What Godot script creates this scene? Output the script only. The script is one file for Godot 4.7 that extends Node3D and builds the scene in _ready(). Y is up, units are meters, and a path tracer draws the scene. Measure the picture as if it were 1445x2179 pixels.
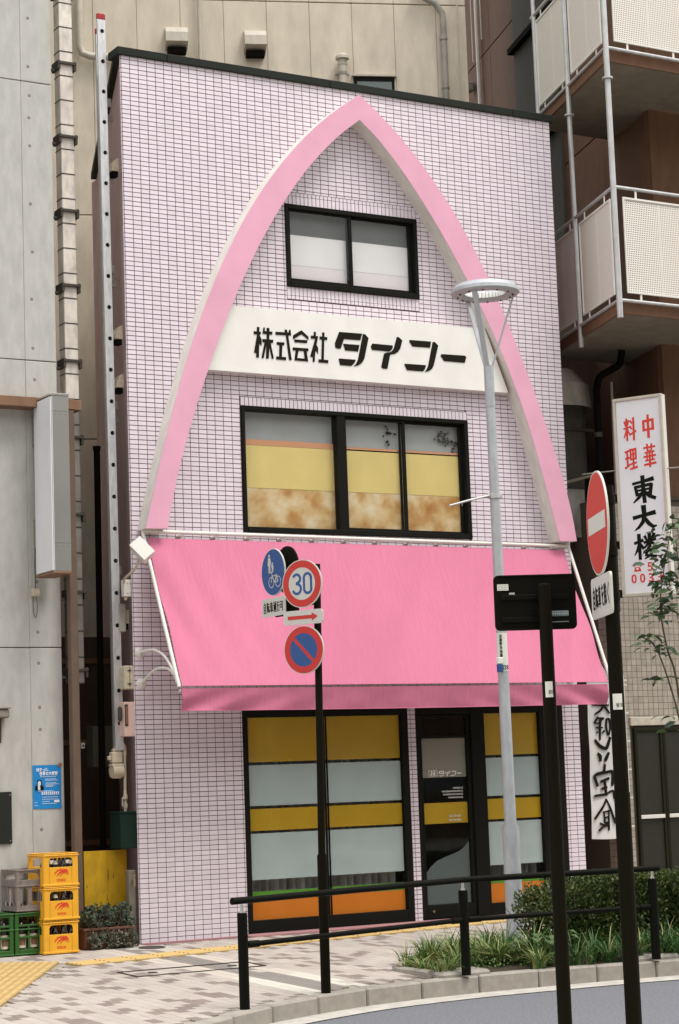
extends Node3D
# A pink-arched narrow shop building between two older blocks, seen across a street on an overcast day.
# x runs right along the shop front, y up, z towards the street; the tile front is z = 0.

var M := {}
var taken := {}
var rng := RandomNumberGenerator.new()
const GROUND := -0.05      # pavement height at the shop front
const FALL := 0.028        # the pavement falls this much per metre towards the kerb
const SIDE := 0.3543       # turn of the shop's flank wall (20.3 degrees)


class MB:
	# collects faces for one mesh
	var v := PackedVector3Array()
	var n := PackedVector3Array()
	var uv := PackedVector2Array()
	var c := PackedColorArray()
	var col := Color.WHITE
	var has_uv := false
	var has_c := false

	func tri(a: Vector3, b: Vector3, d: Vector3, na: Vector3, nb: Vector3, nd: Vector3, ua := Vector2.ZERO, ub := Vector2.ZERO, ud := Vector2.ZERO) -> void:
		if (d - a).cross(b - a).dot(na + nb + nd) < 0.0:
			var t := b; b = d; d = t
			t = nb; nb = nd; nd = t
			var tu := ub; ub = ud; ud = tu
		v.append(a); v.append(b); v.append(d)
		n.append(na); n.append(nb); n.append(nd)
		if has_uv:
			uv.append(ua); uv.append(ub); uv.append(ud)
		if has_c:
			c.append(col); c.append(col); c.append(col)

	func flat(a: Vector3, b: Vector3, d: Vector3, toward: Vector3) -> void:
		var q := (d - a).cross(b - a).normalized()
		if q.dot(toward) < 0.0:
			q = -q
		tri(a, b, d, q, q, q)

	func quad(a: Vector3, b: Vector3, d: Vector3, e: Vector3, nn: Vector3) -> void:
		tri(a, b, d, nn, nn, nn, Vector2(0, 1), Vector2(1, 1), Vector2(1, 0))
		tri(a, d, e, nn, nn, nn, Vector2(0, 1), Vector2(1, 0), Vector2(0, 0))

	func box(xf: Transform3D, s: Vector3) -> void:
		var h := s * 0.5
		for i in 3:
			for g in [-1.0, 1.0]:
				var w := Vector3.ZERO; w[i] = h[i] * g
				var p := Vector3.ZERO; p[(i + 1) % 3] = h[(i + 1) % 3]
				var q := Vector3.ZERO; q[(i + 2) % 3] = h[(i + 2) % 3]
				quad(xf * (w - p - q), xf * (w + p - q), xf * (w + p + q), xf * (w - p + q), (xf.basis * w).normalized())

	func bx(x0: float, y0: float, z0: float, x1: float, y1: float, z1: float) -> void:
		box(Transform3D(Basis(), Vector3(x0 + x1, y0 + y1, z0 + z1) * 0.5), Vector3(absf(x1 - x0), absf(y1 - y0), absf(z1 - z0)))

	func cbox(xf: Transform3D, s: Vector3, ch: float) -> void:
		# a box with chamfered edges
		var h := s * 0.5
		var k := h - Vector3.ONE * ch
		for i in 3:
			var j := (i + 1) % 3
			var l := (i + 2) % 3
			for g in [-1.0, 1.0]:
				var w := Vector3.ZERO; w[i] = h[i] * g
				var p := Vector3.ZERO; p[j] = k[j]
				var q := Vector3.ZERO; q[l] = k[l]
				quad(xf * (w - p - q), xf * (w + p - q), xf * (w + p + q), xf * (w - p + q), (xf.basis * w).normalized())
				for g2 in [-1.0, 1.0]:
					var a := Vector3.ZERO; a[i] = h[i] * g; a[j] = k[j] * g2
					var b := Vector3.ZERO; b[i] = k[i] * g; b[j] = h[j] * g2
					var r := Vector3.ZERO; r[l] = k[l]
					var m := Vector3.ZERO; m[i] = g; m[j] = g2
					quad(xf * (a - r), xf * (a + r), xf * (b + r), xf * (b - r), (xf.basis * m).normalized())
		for g in [-1.0, 1.0]:
			for g2 in [-1.0, 1.0]:
				for g3 in [-1.0, 1.0]:
					var m := Vector3(g, g2, g3)
					flat(xf * (Vector3(h.x, k.y, k.z) * m), xf * (Vector3(k.x, h.y, k.z) * m), xf * (Vector3(k.x, k.y, h.z) * m), xf.basis * m)

	func cbx(x0: float, y0: float, z0: float, x1: float, y1: float, z1: float, ch := 0.004) -> void:
		cbox(Transform3D(Basis(), Vector3(x0 + x1, y0 + y1, z0 + z1) * 0.5), Vector3(absf(x1 - x0), absf(y1 - y0), absf(z1 - z0)), ch)

	func tube(path: Array, r, seg := 10, caps := true) -> void:
		# r: one radius, or one for each point
		var rings := []
		var nrm := []
		var up := Vector3.ZERO
		for i in path.size():
			var d: Vector3
			if i == 0: d = path[1] - path[0]
			elif i == path.size() - 1: d = path[i] - path[i - 1]
			else: d = (path[i + 1] - path[i]).normalized() + (path[i] - path[i - 1]).normalized()
			d = d.normalized()
			if up == Vector3.ZERO:
				up = Vector3.UP if absf(d.y) < 0.9 else Vector3.RIGHT
			var sx := d.cross(up).normalized()
			up = sx.cross(d).normalized()
			var rad: float = r[i] if r is Array else r
			var ring := []; var nn := []
			for k in seg + 1:
				var a := TAU * k / seg
				var q := sx * cos(a) + up * sin(a)
				ring.append(path[i] + q * rad); nn.append(q)
			rings.append(ring); nrm.append(nn)
			if caps and (i == 0 or i == path.size() - 1):
				var out := -d if i == 0 else d
				for k in seg:
					tri(path[i], ring[k], ring[k + 1], out, out, out)
		for i in path.size() - 1:
			for k in seg:
				tri(rings[i][k], rings[i][k + 1], rings[i + 1][k + 1], nrm[i][k], nrm[i][k + 1], nrm[i + 1][k + 1])
				tri(rings[i][k], rings[i + 1][k + 1], rings[i + 1][k], nrm[i][k], nrm[i + 1][k + 1], nrm[i + 1][k])

	func cyl(a: Vector3, b: Vector3, r0: float, r1: float, seg := 16) -> void:
		tube([a, b], [r0, r1], seg)

	func lathe(profile: Array, xf: Transform3D, seg := 24, a0 := 0.0, a1 := TAU) -> void:
		# profile: Vector2(radius, height) along local y
		for i in profile.size() - 1:
			var p: Vector2 = profile[i]
			var q: Vector2 = profile[i + 1]
			var t := (q - p)
			if t.length() < 1e-6: continue
			var m := Vector2(t.y, -t.x).normalized()
			for k in seg:
				var a := a0 + (a1 - a0) * k / seg
				var b := a0 + (a1 - a0) * (k + 1) / seg
				var ea := Vector3(cos(a), 0, sin(a)); var eb := Vector3(cos(b), 0, sin(b))
				var na := (xf.basis * (ea * m.x + Vector3(0, m.y, 0))).normalized(); var nb := (xf.basis * (eb * m.x + Vector3(0, m.y, 0))).normalized()
				var A := xf * (ea * p.x + Vector3(0, p.y, 0)); var B := xf * (eb * p.x + Vector3(0, p.y, 0))
				var Cc := xf * (eb * q.x + Vector3(0, q.y, 0)); var D := xf * (ea * q.x + Vector3(0, q.y, 0))
				if p.x > 1e-6: tri(A, B, Cc, na, nb, nb)
				if q.x > 1e-6: tri(A, Cc, D, na, nb, na)

	func extr(poly: PackedVector2Array, xf: Transform3D, z0: float, z1: float) -> void:
		# an outline in local x, y made solid from local z0 to z1
		var idx := Geometry2D.triangulate_polygon(poly)
		var f := (xf.basis * Vector3(0, 0, 1)).normalized()
		for i in range(0, idx.size(), 3):
			var a := poly[idx[i]]; var b := poly[idx[i + 1]]; var d := poly[idx[i + 2]]
			tri(xf * Vector3(a.x, a.y, z1), xf * Vector3(b.x, b.y, z1), xf * Vector3(d.x, d.y, z1), f, f, f)
			tri(xf * Vector3(a.x, a.y, z0), xf * Vector3(b.x, b.y, z0), xf * Vector3(d.x, d.y, z0), -f, -f, -f)
		var cw := -1.0 if Geometry2D.is_polygon_clockwise(poly) else 1.0
		for i in poly.size():
			var a := poly[i]; var b := poly[(i + 1) % poly.size()]
			var o := Vector2(b.y - a.y, a.x - b.x).normalized() * cw
			quad(xf * Vector3(a.x, a.y, z0), xf * Vector3(b.x, b.y, z0), xf * Vector3(b.x, b.y, z1), xf * Vector3(a.x, a.y, z1), (xf.basis * Vector3(o.x, o.y, 0)).normalized())

	func ring(xf: Transform3D, r0: float, r1: float, z0: float, z1: float, seg := 40) -> void:
		# a flat ring (r0 = 0 gives a disc) facing local z
		lathe([Vector2(r0, z0), Vector2(r0, z1), Vector2(r1, z1), Vector2(r1, z0), Vector2(r0, z0)] if r0 > 0.0 else [Vector2(0, z1), Vector2(r1, z1), Vector2(r1, z0), Vector2(0, z0)], xf * Transform3D(Basis(Vector3.RIGHT, PI / 2), Vector3.ZERO), seg)

	func stroke(pts: Array, xf: Transform3D, z0: float, z1: float) -> void:
		# brush stroke: Vector3(x, y, width) along local x, y
		var l := PackedVector2Array(); var r := PackedVector2Array()
		for i in pts.size():
			var p := Vector2(pts[i].x, pts[i].y)
			var a := Vector2(pts[maxi(i - 1, 0)].x, pts[maxi(i - 1, 0)].y)
			var b := Vector2(pts[mini(i + 1, pts.size() - 1)].x, pts[mini(i + 1, pts.size() - 1)].y)
			var d1 := (p - a).normalized() if i > 0 else (b - p).normalized()
			var d2 := (b - p).normalized() if i < pts.size() - 1 else d1
			var d := (d1 + d2).normalized()
			if d == Vector2.ZERO: d = d1
			var k: float = minf(1.0 / maxf(d.dot(d1), 0.35), 1.6)
			var s: Vector2 = Vector2(-d.y, d.x) * pts[i].z * 0.5 * k
			if i == 0: p -= d1 * pts[i].z * 0.25
			if i == pts.size() - 1: p += d1 * pts[i].z * 0.25
			l.append(p + s); r.append(p - s)
		var f := (xf.basis * Vector3(0, 0, 1)).normalized()
		for i in l.size() - 1:
			quad(xf * Vector3(l[i].x, l[i].y, z1), xf * Vector3(r[i].x, r[i].y, z1), xf * Vector3(r[i + 1].x, r[i + 1].y, z1), xf * Vector3(l[i + 1].x, l[i + 1].y, z1), f)
			for e in [l, r]:
				var o: Vector2 = (e[i] - (l[i] + r[i]) * 0.5).normalized()
				quad(xf * Vector3(e[i].x, e[i].y, z0), xf * Vector3(e[i + 1].x, e[i + 1].y, z0), xf * Vector3(e[i + 1].x, e[i + 1].y, z1), xf * Vector3(e[i].x, e[i].y, z1), (xf.basis * Vector3(o.x, o.y, 0)).normalized())

	func done() -> ArrayMesh:
		var a := []
		a.resize(Mesh.ARRAY_MAX)
		a[Mesh.ARRAY_VERTEX] = v; a[Mesh.ARRAY_NORMAL] = n
		if has_uv: a[Mesh.ARRAY_TEX_UV] = uv
		if has_c: a[Mesh.ARRAY_COLOR] = c
		var m := ArrayMesh.new()
		m.add_surface_from_arrays(Mesh.PRIMITIVE_TRIANGLES, a)
		return m


# ---------------------------------------------------------------- scene helpers
func numbered(parent: Node, called: String) -> String:
	var key := str(parent.get_instance_id()) + called
	var k: int = taken.get(key, 0)
	taken[key] = k + 1
	return called if k == 0 else "%s_%03d" % [called, k]

func tag(o: Node, label: String, category: String, group := "") -> void:
	o.set_meta("label", label); o.set_meta("category", category)
	if group: o.set_meta("group", group)

func thing(called: String, label: String, category: String, at := Vector3.ZERO, group := "") -> Node3D:
	var o := Node3D.new()
	o.name = numbered(self, called); add_child(o, true)
	o.position = at
	tag(o, label, category, group)
	return o

func structure(called: String, at := Vector3.ZERO) -> Node3D:
	var o := Node3D.new()
	o.name = numbered(self, called); add_child(o, true)
	o.position = at; o.set_meta("kind", "structure")
	return o

func part(parent: Node, called: String, mesh, mat: Material, at = null) -> MeshInstance3D:
	# mesh in world coordinates unless a place is given
	var mi := MeshInstance3D.new()
	mi.mesh = mesh.done() if mesh is MB else mesh
	mi.material_override = mat
	mi.name = numbered(parent, called)
	parent.add_child(mi, true)
	if at != null: mi.position = at
	elif parent.get_parent() == self and not parent is MeshInstance3D: mi.position = -parent.position
	return mi

func X(p: Vector3, b := Basis()) -> Transform3D:
	return Transform3D(b, p)

func az(deg: float) -> Basis:
	# a plate whose right end points to (sin, 0, cos): local x right, y up, z its face
	var a := deg_to_rad(deg)
	return Basis(Vector3(sin(a), 0, cos(a)), Vector3.UP, Vector3(-cos(a), 0, sin(a)))

func ground(x: float, z: float) -> float:
	return GROUND - FALL * z

func outline(s: String, k := 0.001) -> PackedVector2Array:
	var o := PackedVector2Array()
	for q in s.split(" ", false):
		var e := q.split(",")
		o.append(Vector2(float(e[0]), float(e[1])) * k)
	return o

func smooth(pts: Array, n := 4) -> Array:
	# Catmull-Rom through Vector2 or Vector3 points
	var o := []
	for i in pts.size() - 1:
		var a = pts[maxi(i - 1, 0)]; var b = pts[i]; var c = pts[i + 1]; var d = pts[mini(i + 2, pts.size() - 1)]
		for k in n:
			o.append(b.cubic_interpolate(c, a, d, float(k) / n))
	o.append(pts[pts.size() - 1])
	return o

# ---------------------------------------------------------------- materials
func lin(r: float, g: float, b: float) -> Color:
	return Color(r, g, b).linear_to_srgb()

func gray_noise(seed_: int, freq: float, lo: float, hi: float, size := 512, octaves := 4, gain := 0.5) -> ImageTexture:
	var f := FastNoiseLite.new()
	f.seed = seed_; f.frequency = freq; f.fractal_octaves = octaves; f.fractal_gain = gain
	f.noise_type = FastNoiseLite.TYPE_SIMPLEX_SMOOTH
	var im := f.get_seamless_image(size, size)
	im.convert(Image.FORMAT_L8)
	var d := im.get_data()
	var lut := PackedByteArray()
	for i in 256:
		var v := clampf(lo + (hi - lo) * i / 255.0, 0.0, 1.0)   # a share of the base colour
		lut.append(Color(v, v, v).linear_to_srgb().r8)
	for i in d.size():
		d[i] = lut[d[i]]
	im = Image.create_from_data(size, size, false, Image.FORMAT_L8, d)
	im.generate_mipmaps()
	return ImageTexture.create_from_image(im)

func ramp_noise(seed_: int, freq: float, cols: Array, size := 512, octaves := 4) -> ImageTexture:
	var f := FastNoiseLite.new()
	f.seed = seed_; f.frequency = freq; f.fractal_octaves = octaves
	f.noise_type = FastNoiseLite.TYPE_SIMPLEX_SMOOTH
	var im := f.get_seamless_image(size, size)
	im.convert(Image.FORMAT_L8)
	var d := im.get_data()
	var o := PackedByteArray(); o.resize(d.size() * 3)
	var lut := []
	for i in 256:
		var t := i / 255.0 * (cols.size() - 1)
		lut.append(cols[int(t)].lerp(cols[mini(int(t) + 1, cols.size() - 1)], t - int(t)))
	for i in d.size():
		var q: Color = lut[d[i]]
		o[i * 3] = q.r8; o[i * 3 + 1] = q.g8; o[i * 3 + 2] = q.b8
	return ImageTexture.create_from_image(Image.create_from_data(size, size, false, Image.FORMAT_RGB8, o))

func mat(called: String, col: Color, rough := 0.8, tex: Texture2D = null, scale := Vector3.ONE, metal := 0.0, bump: Texture2D = null, bump_cm := 0.0) -> StandardMaterial3D:
	var m := StandardMaterial3D.new()
	m.resource_name = called
	m.albedo_color = col; m.roughness = rough; m.metallic = metal
	if tex:
		m.albedo_texture = tex
	if tex or bump:
		m.uv1_triplanar = true; m.uv1_world_triplanar = true; m.uv1_scale = scale
	if bump:
		m.heightmap_enabled = true; m.heightmap_texture = bump; m.heightmap_scale = bump_cm
	M[called] = m
	return m

func make_materials() -> void:
	var soft := gray_noise(1, 0.006, 0.90, 1.0)
	var blotch := gray_noise(2, 0.012, 0.70, 1.04, 512, 5, 0.6)
	var fine := gray_noise(3, 0.12, 0.82, 1.0, 512, 2)
	var grit := gray_noise(4, 0.3, 0.55, 1.05, 512, 2)
	var streak := gray_noise(5, 0.02, 0.72, 1.04, 512, 5, 0.6)
	var rust := gray_noise(6, 0.01, 0.55, 1.15, 512, 5, 0.6)
	var weave := gray_noise(7, 0.06, 0.88, 1.0, 512, 3)
	M.fine_tex = fine
	mat("tile", lin(0.77, 0.685, 0.74), 0.34).vertex_color_use_as_albedo = true
	for i in 4:
		var k: float = [1.0, 0.95, 0.975, 0.92][i]
		mat("tile_%d" % i, lin(0.77 * k, 0.685 * k, 0.74 * k), 0.34)
	mat("grout", lin(0.075, 0.03, 0.032), 0.95, fine, Vector3(2, 2, 2))
	mat("flank", lin(0.64, 0.45, 0.45), 0.85, streak, Vector3(0.6, 0.15, 0.6))
	mat("arch_pink", lin(0.76, 0.375, 0.505), 0.55, soft, Vector3(0.5, 0.5, 0.5))
	mat("arch_side", lin(0.74, 0.71, 0.65), 0.7, gray_noise(8, 0.02, 0.78, 1.06, 512, 5, 0.6), Vector3(0.9, 0.35, 0.9))
	mat("coping", lin(0.028, 0.031, 0.026), 0.5, fine, Vector3(1, 1, 1))
	mat("frame", lin(0.012, 0.012, 0.01), 0.42)
	mat("sign_white", lin(0.82, 0.80, 0.75), 0.45, soft, Vector3(0.6, 0.6, 0.6))
	mat("sign_black", lin(0.018, 0.016, 0.012), 0.55)
	mat("seam_brown", lin(0.22, 0.09, 0.03), 0.8)
	mat("film_grey", lin(0.2, 0.21, 0.2), 0.5, soft, Vector3(0.8, 0.8, 0.8))
	mat("film_grey_light", lin(0.50, 0.52, 0.51), 0.5, soft, Vector3(0.8, 0.8, 0.8))
	mat("film_blush", lin(0.90, 0.83, 0.83), 0.5, soft, Vector3(0.5, 0.5, 0.5))
	mat("film_white", lin(0.92, 0.90, 0.89), 0.5, soft, Vector3(0.5, 0.5, 0.5))
	mat("film_peach", lin(0.72, 0.36, 0.19), 0.5)
	mat("film_yellow", lin(0.88, 0.70, 0.26), 0.5, soft, Vector3(0.6, 0.6, 0.6))
	mat("film_gold", lin(0.66, 0.41, 0.008), 0.45, soft, Vector3(0.6, 0.6, 0.6))
	mat("film_ice", lin(0.56, 0.67, 0.66), 0.45, soft, Vector3(0.6, 0.6, 0.6))
	mat("film_green", lin(0.11, 0.34, 0.03), 0.45)
	mat("film_orange", lin(0.80, 0.24, 0.015), 0.45, soft, Vector3(0.6, 0.6, 0.6))
	mat("film_smoke", lin(0.33, 0.31, 0.25), 0.45)
	mat("slate_tint", lin(0.13, 0.16, 0.16), 0.4)
	mat("amber_reflection", Color.WHITE, 0.5, ramp_noise(21, 0.008, [lin(0.46, 0.19, 0.045), lin(0.55, 0.28, 0.08), lin(0.66, 0.42, 0.17), lin(0.78, 0.58, 0.31), lin(0.84, 0.70, 0.46), lin(0.87, 0.79, 0.62)], 1024, 7), Vector3(0.33, 0.33, 0.33))  # reflected trees and sky painted in as amber and cream mottling
	mat("curtain", lin(0.5, 0.5, 0.47), 0.9)
	mat("room", lin(0.16, 0.15, 0.13), 0.9)
	mat("threshold", lin(0.40, 0.2, 0.205), 0.85, fine, Vector3(2, 2, 2))
	var g := mat("glass", Color(0.12, 0.14, 0.13, 0.07), 0.03)
	g.transparency = BaseMaterial3D.TRANSPARENCY_ALPHA
	var aw := mat("awning", lin(0.67, 0.195, 0.315), 0.85, gray_noise(15, 0.035, 0.86, 1.04, 512, 6, 0.7), Vector3(1.6, 0.16, 1.6))
	aw.backlight_enabled = true; aw.backlight = lin(0.22, 0.03, 0.06)
	aw.rim_enabled = true; aw.rim = 0.15
	mat("white_paint", lin(0.78, 0.75, 0.69), 0.4, fine, Vector3(1, 1, 1))
	mat("cream_paint", lin(0.62, 0.54, 0.40), 0.55, blotch, Vector3(1.5, 1.5, 1.5))
	mat("pink_paint", lin(0.72, 0.50, 0.44), 0.6, soft, Vector3(1, 1, 1))
	mat("concrete", lin(0.475, 0.468, 0.435), 0.85, gray_noise(9, 0.014, 0.80, 1.06, 1024, 6, 0.62), Vector3(0.45, 0.16, 0.45))
	mat("concrete_dark", lin(0.26, 0.24, 0.21), 0.9, fine, Vector3(2, 2, 2))
	mat("brown_post", lin(0.135, 0.085, 0.055), 0.65, blotch, Vector3(0.8, 0.4, 0.8))
	mat("brown_steel", lin(0.22, 0.115, 0.06), 0.6, blotch, Vector3(0.8, 0.4, 0.8))
	mat("stainless", lin(0.62, 0.61, 0.58), 0.3, soft, Vector3(0.6, 0.4, 0.6), 0.85)
	mat("acrylic", lin(0.74, 0.74, 0.76), 0.35, soft, Vector3(0.6, 0.6, 0.6))
	mat("aluminium", lin(0.66, 0.66, 0.66), 0.42, streak, Vector3(2, 0.4, 2), 0.55)
	mat("rubber_red", lin(0.32, 0.012, 0.02), 0.6)
	mat("hole_black", lin(0.008, 0.007, 0.006), 0.9)
	mat("duct_cream", lin(0.80, 0.73, 0.65), 0.6, rust, Vector3(0.9, 0.5, 0.9))
	mat("duct_zinc", lin(0.42, 0.40, 0.36), 0.38, rust, Vector3(0.7, 0.5, 0.7), 0.85)
	mat("bracket_dark", lin(0.05, 0.042, 0.03), 0.7, fine, Vector3(2, 2, 2))
	mat("beige", lin(0.70, 0.62, 0.50), 0.88, streak, Vector3(0.4, 0.12, 0.4))
	mat("beige_trim", lin(0.56, 0.51, 0.42), 0.6, streak, Vector3(0.8, 0.4, 0.8))
	mat("pipe_grey", lin(0.34, 0.32, 0.28), 0.5, rust, Vector3(1, 0.5, 1))
	mat("brown_wall", lin(0.155, 0.074, 0.036), 0.8, streak, Vector3(0.5, 0.18, 0.5))
	mat("brown_dark", lin(0.085, 0.05, 0.03), 0.8, streak, Vector3(0.5, 0.18, 0.5))
	mat("soffit", lin(0.22, 0.19, 0.14), 0.9, blotch, Vector3(0.5, 0.5, 0.5))
	mat("slate_wall", lin(0.075, 0.068, 0.05), 0.8, streak, Vector3(0.5, 0.2, 0.5))
	mat("galvanised", lin(0.58, 0.58, 0.57), 0.45, blotch, Vector3(1.2, 0.5, 1.2), 0.5)
	mat("lamp_grey", lin(0.47, 0.49, 0.51), 0.5, streak, Vector3(1.5, 0.4, 1.5), 0.3)
	mat("lens", lin(0.85, 0.85, 0.82), 0.15)
	mat("black_paint", lin(0.007, 0.007, 0.005), 0.48, fine, Vector3(1, 1, 1))
	mat("black_pole", lin(0.008, 0.0065, 0.003), 0.55, fine, Vector3(1, 1, 1))
	mat("sticker", lin(0.66, 0.66, 0.6), 0.6)
	mat("sticker_blue", lin(0.33, 0.4, 0.42), 0.6)
	mat("print_black", lin(0.02, 0.018, 0.015), 0.7)
	mat("road_white", lin(0.60, 0.58, 0.53), 0.55, fine, Vector3(1, 1, 1))
	mat("road_red", lin(0.56, 0.022, 0.012), 0.5, fine, Vector3(1, 1, 1))
	mat("road_blue", lin(0.016, 0.072, 0.25), 0.5, fine, Vector3(1, 1, 1))
	mat("text_red", lin(0.62, 0.03, 0.015), 0.55)
	mat("ink", lin(0.012, 0.014, 0.01), 0.6)
	mat("cloth_white", lin(0.7, 0.68, 0.66), 0.9, weave, Vector3(2, 2, 2))
	mat("cloth_red", lin(0.55, 0.03, 0.02), 0.9)
	mat("wall_tile", lin(0.46, 0.40, 0.33), 0.5, blotch, Vector3(0.8, 0.8, 0.8)).vertex_color_use_as_albedo = true
	mat("wall_grout", lin(0.09, 0.075, 0.055), 0.95)
	mat("grille", lin(0.02, 0.02, 0.011), 0.6)
	mat("crate_yellow", lin(0.80, 0.40, 0.02), 0.45, soft, Vector3(1, 1, 1))
	mat("crate_green", lin(0.022, 0.105, 0.012), 0.45, soft, Vector3(1, 1, 1))
	mat("crate_grey", lin(0.22, 0.185, 0.165), 0.6, blotch, Vector3(2, 2, 2))
	mat("bottle", lin(0.02, 0.011, 0.006), 0.12)
	mat("bottle_label", lin(0.62, 0.55, 0.44), 0.6)
	mat("panel_yellow", lin(0.72, 0.42, 0.008), 0.6, streak, Vector3(0.8, 0.4, 0.8))
	mat("box_green", lin(0.016, 0.032, 0.026), 0.55, fine, Vector3(1, 1, 1))
	mat("post_grey", lin(0.26, 0.235, 0.19), 0.85, blotch, Vector3(2, 2, 2))
	mat("brass", lin(0.45, 0.38, 0.24), 0.35, null, Vector3.ONE, 0.8)
	mat("terracotta", lin(0.17, 0.075, 0.045), 0.85, blotch, Vector3(2, 2, 2))
	mat("poster_blue", lin(0.01, 0.23, 0.58), 0.4, soft, Vector3(3, 3, 3))
	mat("poster_white", lin(0.82, 0.84, 0.86), 0.5)
	mat("skin_print", lin(0.6, 0.62, 0.68), 0.5)
	mat("tape_brown", lin(0.32, 0.12, 0.03), 0.6)
	mat("cable", lin(0.05, 0.045, 0.035), 0.7)
	mat("paver", lin(0.60, 0.53, 0.46), 0.9, grit, Vector3(1.1, 1.1, 1.1)).vertex_color_use_as_albedo = true
	var pv := [lin(0.525, 0.462, 0.412), lin(0.49, 0.425, 0.38), lin(0.29, 0.235, 0.205), lin(0.26, 0.21, 0.185), lin(0.65, 0.62, 0.54), lin(0.27, 0.24, 0.215)]
	for i in pv.size():
		mat("paver_%d" % i, pv[i], 0.9, grit, Vector3(1.1, 1.1, 1.1))
	mat("sand_joint", lin(0.34, 0.30, 0.25), 0.95, fine, Vector3(3, 3, 3))
	mat("tactile_dirt", lin(0.47, 0.32, 0.13), 0.9, grit, Vector3(1, 1, 1))
	mat("tactile", lin(0.66, 0.45, 0.17), 0.85, grit, Vector3(1, 1, 1))
	mat("kerb", lin(0.37, 0.335, 0.29), 0.9, blotch, Vector3(1.0, 1.0, 1.0))
	mat("gutter", lin(0.52, 0.49, 0.44), 0.9, blotch, Vector3(0.8, 0.8, 0.8))
	mat("asphalt", lin(0.155, 0.16, 0.178), 0.9, gray_noise(11, 0.2, 0.35, 1.45, 512, 3, 0.7), Vector3(0.3, 0.3, 0.3))
	mat("iron", lin(0.05, 0.038, 0.03), 0.7, grit, Vector3(2, 2, 2))
	mat("soil", lin(0.07, 0.05, 0.032), 0.95, blotch, Vector3(2, 2, 2))
	for q in [["leaf", 1.0], ["grass", 1.0]]:
		var m := mat(q[0], Color.WHITE, 0.55)
		m.vertex_color_use_as_albedo = true
		m.backlight_enabled = true; m.backlight = lin(0.05, 0.09, 0.01)
	for i in 4:
		var m := mat("leaf_%d" % i, [lin(0.05, 0.10, 0.03), lin(0.036, 0.078, 0.026), lin(0.075, 0.135, 0.04), lin(0.03, 0.06, 0.028)][i], 0.42, fine, Vector3(4, 4, 4))
		m.backlight_enabled = true; m.backlight = lin(0.04, 0.08, 0.01)
	for q in ["frame", "black_paint", "black_pole", "coping", "hole_black", "box_green", "grille"]:
		M[q].metallic_specular = 0.16
	for q in ["sign_black", "ink", "print_black"]:
		M[q].metallic_specular = 0.1
	g.metallic_specular = 0.28
	mat("bark", lin(0.10, 0.075, 0.05), 0.9, grit, Vector3(3, 1, 3))
	# perforated sheet: round holes really cut out of the sheet
	var n := 64
	var im := Image.create(n, n, false, Image.FORMAT_RGBA8)
	for y in n:
		for x in n:
			var dd := Vector2(x - n * 0.5 + 0.5, y - n * 0.5 + 0.5).length() / n
			im.set_pixel(x, y, Color(1, 1, 1, 1.0 if dd > 0.27 else 0.0))
	var pt := ImageTexture.create_from_image(im)
	for q in [["perforated", lin(0.76, 0.72, 0.65), 0.5], ["perforated_dark", lin(0.022, 0.021, 0.011), 0.55]]:
		var m := mat(q[0], q[1], q[2])
		m.albedo_texture = pt; m.transparency = BaseMaterial3D.TRANSPARENCY_ALPHA_SCISSOR; m.alpha_scissor_threshold = 0.5
		m.cull_mode = BaseMaterial3D.CULL_DISABLED

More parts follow.
